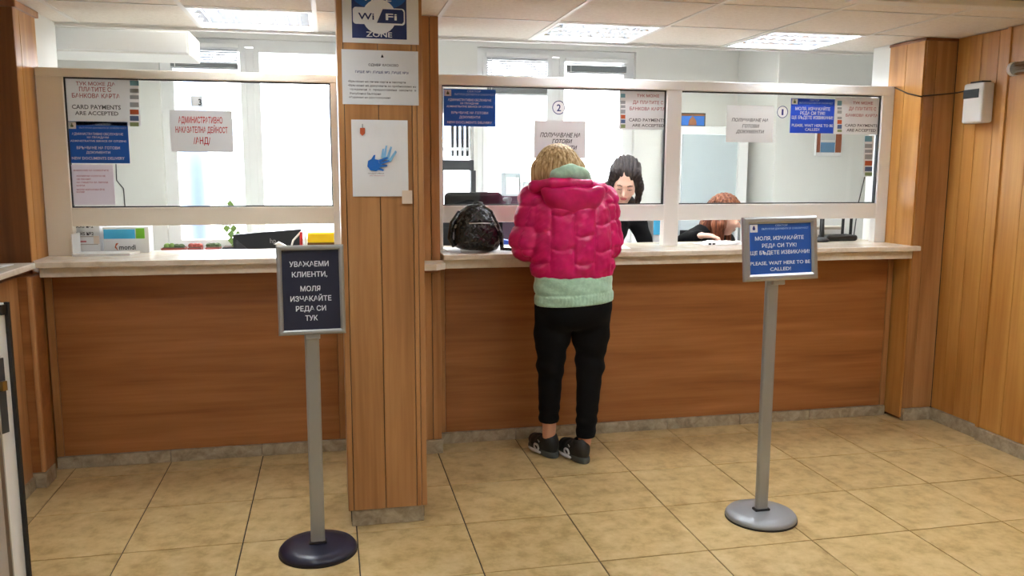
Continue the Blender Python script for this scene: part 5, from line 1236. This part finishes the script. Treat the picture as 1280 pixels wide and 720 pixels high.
# ------------------------------------------------------------------ things on and behind the left counter
a, b = on_y(145, 205, YBACK-0.006), on_y(156, 256, YBACK-0.006)
props(MB().tube([a, (a*0.6+b*0.4)+np.array([-0.02, 0, 0]), (a*0.4+b*0.6)+np.array([0.015, 0, 0]), b, (b[0]+0.02, b[1], 0.8)], 0.004, 6).build('cable', 'dark_grey', org=tuple(b)), 'thin cable running down the white wall behind the left screen', 'cable')
def lz(u_, v_, Y): return on_y(u_, v_, Y)
q0, q1 = lz(128, 284, 4.60), lz(187, 313, 4.60)
pbx = thing('paper_carton', 'white copy paper carton with blue and green band on the left counter', 'box', ((q0[0]+q1[0])/2, 4.65, ZC))
X0, X1 = q0[0], q1[0]; ZT2 = q0[2]
B(X0, X1, 4.60, 4.71, ZC+0.0005, ZT2, bev=0.003).build('body', 'paper', pbx)
B(X0+0.004, X0+(X1-X0)*0.70, 4.598, 4.60, ZC+(ZT2-ZC)*0.55, ZT2-0.012).build('blue_band', 'box_cyan', pbx); B(X0+(X1-X0)*0.72, X0+(X1-X0)*0.91, 4.598, 4.60, ZC+(ZT2-ZC)*0.55, ZT2-0.008).build('green_band', 'box_green', pbx)
L = MB(); text_into(L, 'mondi', (X0+(X1-X0)*0.34, 4.5985, ZC+0.018), EX, EZ, (X1-X0)*0.36, 0.026); L.build('lettering', 'ink_black', pbx)
MB().prism([(X0+(X1-X0)*0.24, ZC+0.03), (X0+(X1-X0)*0.31, ZC+0.012), (X0+(X1-X0)*0.27, ZC+0.035), (X0+(X1-X0)*0.33, ZC+0.052), (X0+(X1-X0)*0.27, ZC+0.050)], 4.598, 4.5998, 'y').build('logo_mark', 'orange_mark', pbx)
q0, q1 = lz(90, 275, 4.60), lz(126, 312, 4.60)
ab_ = thing('archive_box', 'white labelled archive box at the left end of the left counter', 'box', ((q0[0]+q1[0])/2, 4.65, ZC))
B(q0[0]-0.06, q1[0], 4.60, 4.71, ZC+0.0005, ZC+0.235, bev=0.003).build('body', 'paper', ab_)
for k, zz in enumerate((ZC+0.094, ZC+0.132)):
    L = MB(); text_into(L, 'BOIS №2', (q0[0]+0.012, 4.5985, zz), EX, EZ, 0.085, 0.016); L.build('lettering', 'ink_black', ab_)
B(q0[0]-0.05, q1[0]-0.01, 4.598, 4.60, ZC+0.085, ZC+0.089).build('shelf_line', 'grey_plastic', ab_); B(q0[0]-0.05, q1[0]-0.01, 4.598, 4.60, ZC+0.045, ZC+0.049).build('shelf_line', 'grey_plastic', ab_)
B(q0[0]+0.02, q0[0]+0.06, 4.598, 4.60, ZC+0.058, ZC+0.066).build('red_tag', 'ink_rose', ab_); B(q1[0]-0.03, q1[0]-0.004, 4.597, 4.60, ZC+0.05, ZC+0.09).build('latch', 'tape', ab_)
a0, a1 = pz(90, 320), pz(165, 320)
wt = thing('document_tray', 'flat white acrylic tray on the left counter', 'tray', (-1.1, 4.52, ZC))
MB().prism([(-1.245, 4.45), (-0.985, 4.45), (-0.965, 4.585), (-1.245, 4.585)], ZC+0.0005, ZC+0.012).build('base', 'white_plastic', wt)
B(-1.25, -1.244, 4.45, 4.585, ZC+0.0005, ZC+0.11).build('upright', 'white_plastic', wt)
desk(-1.30, 0.04, 4.80, 5.30, 'white desk behind the left screen')
mh = thing('monitor', 'wide black monitor back with pale logo on the left desk', 'monitor', (-0.30, 5.1, 0.76), 'monitors seen from behind')
P_ = [lz(291, 293.5, 5.08), lz(376, 286.5, 5.08), lz(380, 318, 5.08), lz(292, 318, 5.08)]
pts = [(q[0], q[2]) for q in P_]; pts[2] = (pts[2][0], 0.93); pts[3] = (pts[3][0], 0.93)
MB().prism(pts[::-1], 5.08, 5.115, 'y').build('housing', 'monitor_black', mh)
xm = (pts[0][0]+pts[1][0])/2
MB().prism([(pts[3][0]+0.01, 0.94), (xm-0.02, 0.94), (pts[0][0]+0.02, pts[0][1]-0.03)], 5.074, 5.08, 'y').build('back_facet', 'dark_grey', mh)
B(xm-0.03, xm+0.03, 5.12, 5.14, 0.765, 1.0, bev=0.004).build('neck', 'black_plastic', mh); B(xm-0.12, xm+0.12, 5.05, 5.22, 0.76, 0.772, bev=0.004).build('foot', 'black_plastic', mh)
c = lz(337.5, 304, 5.07); L = MB(); text_into(L, 'hp', (c[0], 5.0785, c[2]), EX, EZ, 0.034, 0.030, False); L.build('lettering', 'aluminium', mh)
yt = thing('yellow_tray', 'bright yellow tray on dark wooden rack beside the pillar', 'tray', (-0.03, 4.64, ZC))
qa, qb = lz(384, 291, 4.60), lz(418, 303, 4.60)
B(qa[0], 0.03, 4.59, 4.70, qb[2], qa[2], bev=0.008).build('tray', 'yellow', yt); B(qa[0], 0.03, 4.60, 4.69, ZC+0.012, qb[2]-0.001, bev=0.002).build('rack', 'brown_wood', yt)
for xx in (qa[0]+0.01, 0.015): B(xx-0.008, xx+0.008, 4.61, 4.68, ZC+0.0005, ZC+0.013).build('foot', 'dark_grey', yt)
rp_ = lz(376, 290, 4.62); props(MB().tube([(rp_[0], 4.62, ZC+0.001), (rp_[0]+0.002, 4.62, rp_[2])], 0.008, 10).build('marker_pen', 'red_plastic', org=(rp_[0], 4.62, ZC)), 'red marker standing beside the yellow tray', 'pen')
wcab = lz(364, 312, 4.70); e_ = lz(378, 288, 4.70)
props(MB().tube([(wcab[0], 4.70, ZC+0.006), (wcab[0]+0.012, 4.70, ZC+0.045), (e_[0]-0.01, 4.70, e_[2]-0.01), (e_[0]+0.01, 4.70, e_[2]+0.008), (e_[0]+0.02, 4.70, ZC+0.006)], 0.005, 8).build('cable', 'white_plastic', org=(wcab[0], 4.70, ZC), smooth=True), 'looped white cable beside the red marker', 'cable')
wm = lz(353, 306, 4.66); props(MB().prism([(wm[0]-0.04, ZC+0.03), (wm[0]+0.02, ZC+0.004), (wm[0]+0.035, ZC+0.012), (wm[0]-0.02, ZC+0.042)], 4.64, 4.68, 'y').build('card_reader', 'white_plastic', org=(wm[0], 4.66, ZC)), 'small white card reader behind the navy sign', 'card reader')
# pots on the window sill
SZ = 0.87
def pot(u0, u1, vtop, label, kind):
    a, b = lz(u0, 303, YBACK-0.08), lz(u1, 303, YBACK-0.08); cx = (a[0]+b[0])/2; w = (b[0]-a[0])/2; zt = lz(u0, vtop, YBACK-0.08)[2]
    zt = SZ+0.045
    t = thing('plant_pot', label, 'plant pot', (cx, YBACK-0.09, SZ), 'pots on the window sill')
    y0, y1 = YBACK-0.16, YBACK-0.03
    MB().add([(cx-w*0.82, y0+0.015, SZ), (cx+w*0.82, y0+0.015, SZ), (cx+w*0.82, y1-0.015, SZ), (cx-w*0.82, y1-0.015, SZ), (cx-w, y0, zt), (cx+w, y0, zt), (cx+w, y1, zt), (cx-w, y1, zt)], BOXF).build('trough', kind, t)
    B(cx-w*0.9, cx+w*0.9, y0+0.01, y1-0.01, zt, zt+0.004).build('soil', 'soil', t)
    return t, cx, w, zt
t, cx, w, zt = pot(203, 233, 304, 'long terracotta trough with small cacti on the sill', 'terracotta')
for k in range(4): MB().ellipsoid((cx-w*0.6+k*w*0.4, YBACK-0.09, zt+0.012), (0.024, 0.024, 0.022 if k < 2 else 0.016), 10, 7).build('cactus', 'leaf' if k < 2 else 'cactus', t, True)
t, cx, w, zt = pot(236, 253, 303, 'middle red pot with low plants on the sill', 'terracotta')
for k in range(3): MB().ellipsoid((cx-w*0.6+k*w*0.6, YBACK-0.09, zt+0.012), (0.025, 0.025, 0.02), 8, 6).build('cactus', 'terracotta', t, True)
t, cx, w, zt = pot(258, 276, 303, 'right terracotta pot beside the dark pot on the sill', 'terracotta')
for k in range(3): MB().ellipsoid((cx-w*0.6+k*w*0.6, YBACK-0.09, zt+0.012), (0.025, 0.025, 0.02), 8, 6).build('cactus', 'cactus', t, True)
t, cx, w, zt = pot(279, 300, 303, 'dark pot with a trailing vine on the sill', 'dark_grey')
stem = [np.array([cx, YBACK-0.09, zt])+np.array([0.03*math.sin(k*1.1), 0.0, k*0.045]) for k in range(8)]
MB().tube(stem, 0.004, 6).build('stem', 'leaf', t, True)
for k in range(14):
    s_ = stem[k//2+(k % 2)] if k < 14 else stem[-1]; sg = -1 if k % 2 else 1
    MB().add([s_, s_+np.array([sg*0.025, -0.012, 0.034]), s_+np.array([sg*0.052, -0.008, 0.004]), s_+np.array([sg*0.025, 0.004, -0.030])], [(0, 1, 2, 3)]).build('leaf', 'leaf', t)

# ------------------------------------------------------------------ right wall fittings
d0, d1 = on_x(1203, 130, XR), on_x(1241, 130, XR-0.07)
wd = thing('wall_unit', 'white box unit with dark display window on the oak right wall', 'wall unit', (XR-0.03, 4.10, 1.75))
YA, YB_ = on_x(1203, 128, XR-0.075)[1], on_x(1228, 128, XR-0.075)[1]
B(XR-0.075, XR-0.002, YB_, YA, on_x(1215, 154, XR-0.075)[2], on_x(1215, 104, XR-0.075)[2], bev=0.012).build('casing', 'white_plastic', wd)
za, zb_ = on_x(1212, 123, XR-0.075)[2], on_x(1212, 112, XR-0.075)[2]
B(XR-0.0775, XR-0.0745, YB_+0.03, YA-0.004, za, zb_, bev=0.001).build('display', 'black_plastic', wd)
B(XR-0.06, XR-0.002, YB_+0.03, YA-0.03, on_x(1215, 104, XR-0.075)[2]-0.002, on_x(1215, 104, XR-0.075)[2]+0.010, bev=0.003).build('top_clip', 'black_plastic', wd)
def pk(u_, v_, X): return on_x(u_, v_, X)
c1 = [(3.312, 4.50, 1.985), tuple(pk(1135, 117, 3.312)), tuple(pk(1153, 121, 3.312)), tuple(on_y(1160, 120, 4.255)), tuple(on_y(1178, 118, 4.255)), (XR-0.006, 4.235, on_y(1185, 116, 4.25)[2]), (XR-0.006, (YA+4.235)/2, on_x(1195, 115, XR-0.006)[2]), (XR-0.02, YA+0.002, on_x(1203, 114, XR-0.02)[2])]
c1[3] = (3.318, 4.257, c1[3][2]); 
props(MB().tube(c1, 0.004, 6).build('cable', 'cord_black', org=c1[0], smooth=True), 'dark cable sagging across the pier to the wall unit', 'cable')
lamp = thing('wall_lamp', 'clear cylindrical fitting at the top of the right oak wall', 'wall fitting', (XR-0.06, 3.72, 2.0))
zc_ = on_x(1272, 86, XR-0.05)[2]
MB().tube([(XR-0.060, 3.775, zc_), (XR-0.060, 3.40, zc_+0.005)], 0.034, 16).build('tube', 'chrome', lamp, True)
MB().tube([(XR-0.060, 3.785, zc_), (XR-0.060, 3.765, zc_)], 0.036, 16).build('end_cap', 'white_plastic', lamp)
B(XR-0.05, XR-0.022, 3.45, 3.70, zc_-0.02, zc_+0.02).build('bracket', 'white_plastic', lamp)

# ------------------------------------------------------------------ low white gate at the left edge
GA = math.radians(28); gx, gy = -0.865, 2.335
nrm = np.array([math.cos(GA), -math.sin(GA)]); bod = -nrm; fc = np.array([-math.sin(GA), -math.cos(GA)])
gt = thing('swing_gate', 'white aluminium framed gate leaf at the left edge', 'gate', (gx+bod[0]*0.3, gy+bod[1]*0.3, 0))
def gbox(a0, a1, b0, b1, z0, z1, name, m, par=gt):
    """a: distance along the leaf from its free edge, b: depth behind the front face"""
    vs_ = []
    for z in (z0, z1):
        for a, b in ((a0, b0), (a1, b0), (a1, b1), (a0, b1)):
            q = np.array([gx, gy])+bod*a-fc*b; vs_.append((q[0], q[1], z))
    return mesh(name, vs_, BOXF, m, par)
T, ZG = 0.055, 1.142
gbox(0.0, 0.05, 0, T, 0.03, ZG, 'stile', 'frame_white'); gbox(0.42, 0.47, 0, T, 0.0, ZG, 'stile', 'frame_white')
gbox(0.05, 0.42, 0, T, ZG-0.05, ZG, 'rail', 'frame_white'); gbox(0.05, 0.42, 0, T, 0.03, 0.09, 'rail', 'frame_white')
gbox(0.05, 0.42, 0.012, T-0.012, 0.09, ZG-0.05, 'panel', 'paper')
gbox(-0.012, 0.0, T-0.003, T+0.004, 0.03, ZG+0.002, 'rubber_seal', 'black_plastic'); gbox(-0.012, 0.0, 0.0, 0.004, 0.03, ZG+0.002, 'edge_bead', 'aluminium')
lp_ = gbox(-0.004, 0.0, 0.012, 0.034, 0.80, 1.0, 'lock_plate', 'dark_grey'); gbox(-0.014, -0.004, 0.016, 0.030, 0.915, 0.94, 'latch', 'brass', lp_)
gbox(-0.008, 0.0, T-0.018, T-0.004, ZG-0.03, ZG-0.004, 'corner_piece', 'black_plastic')
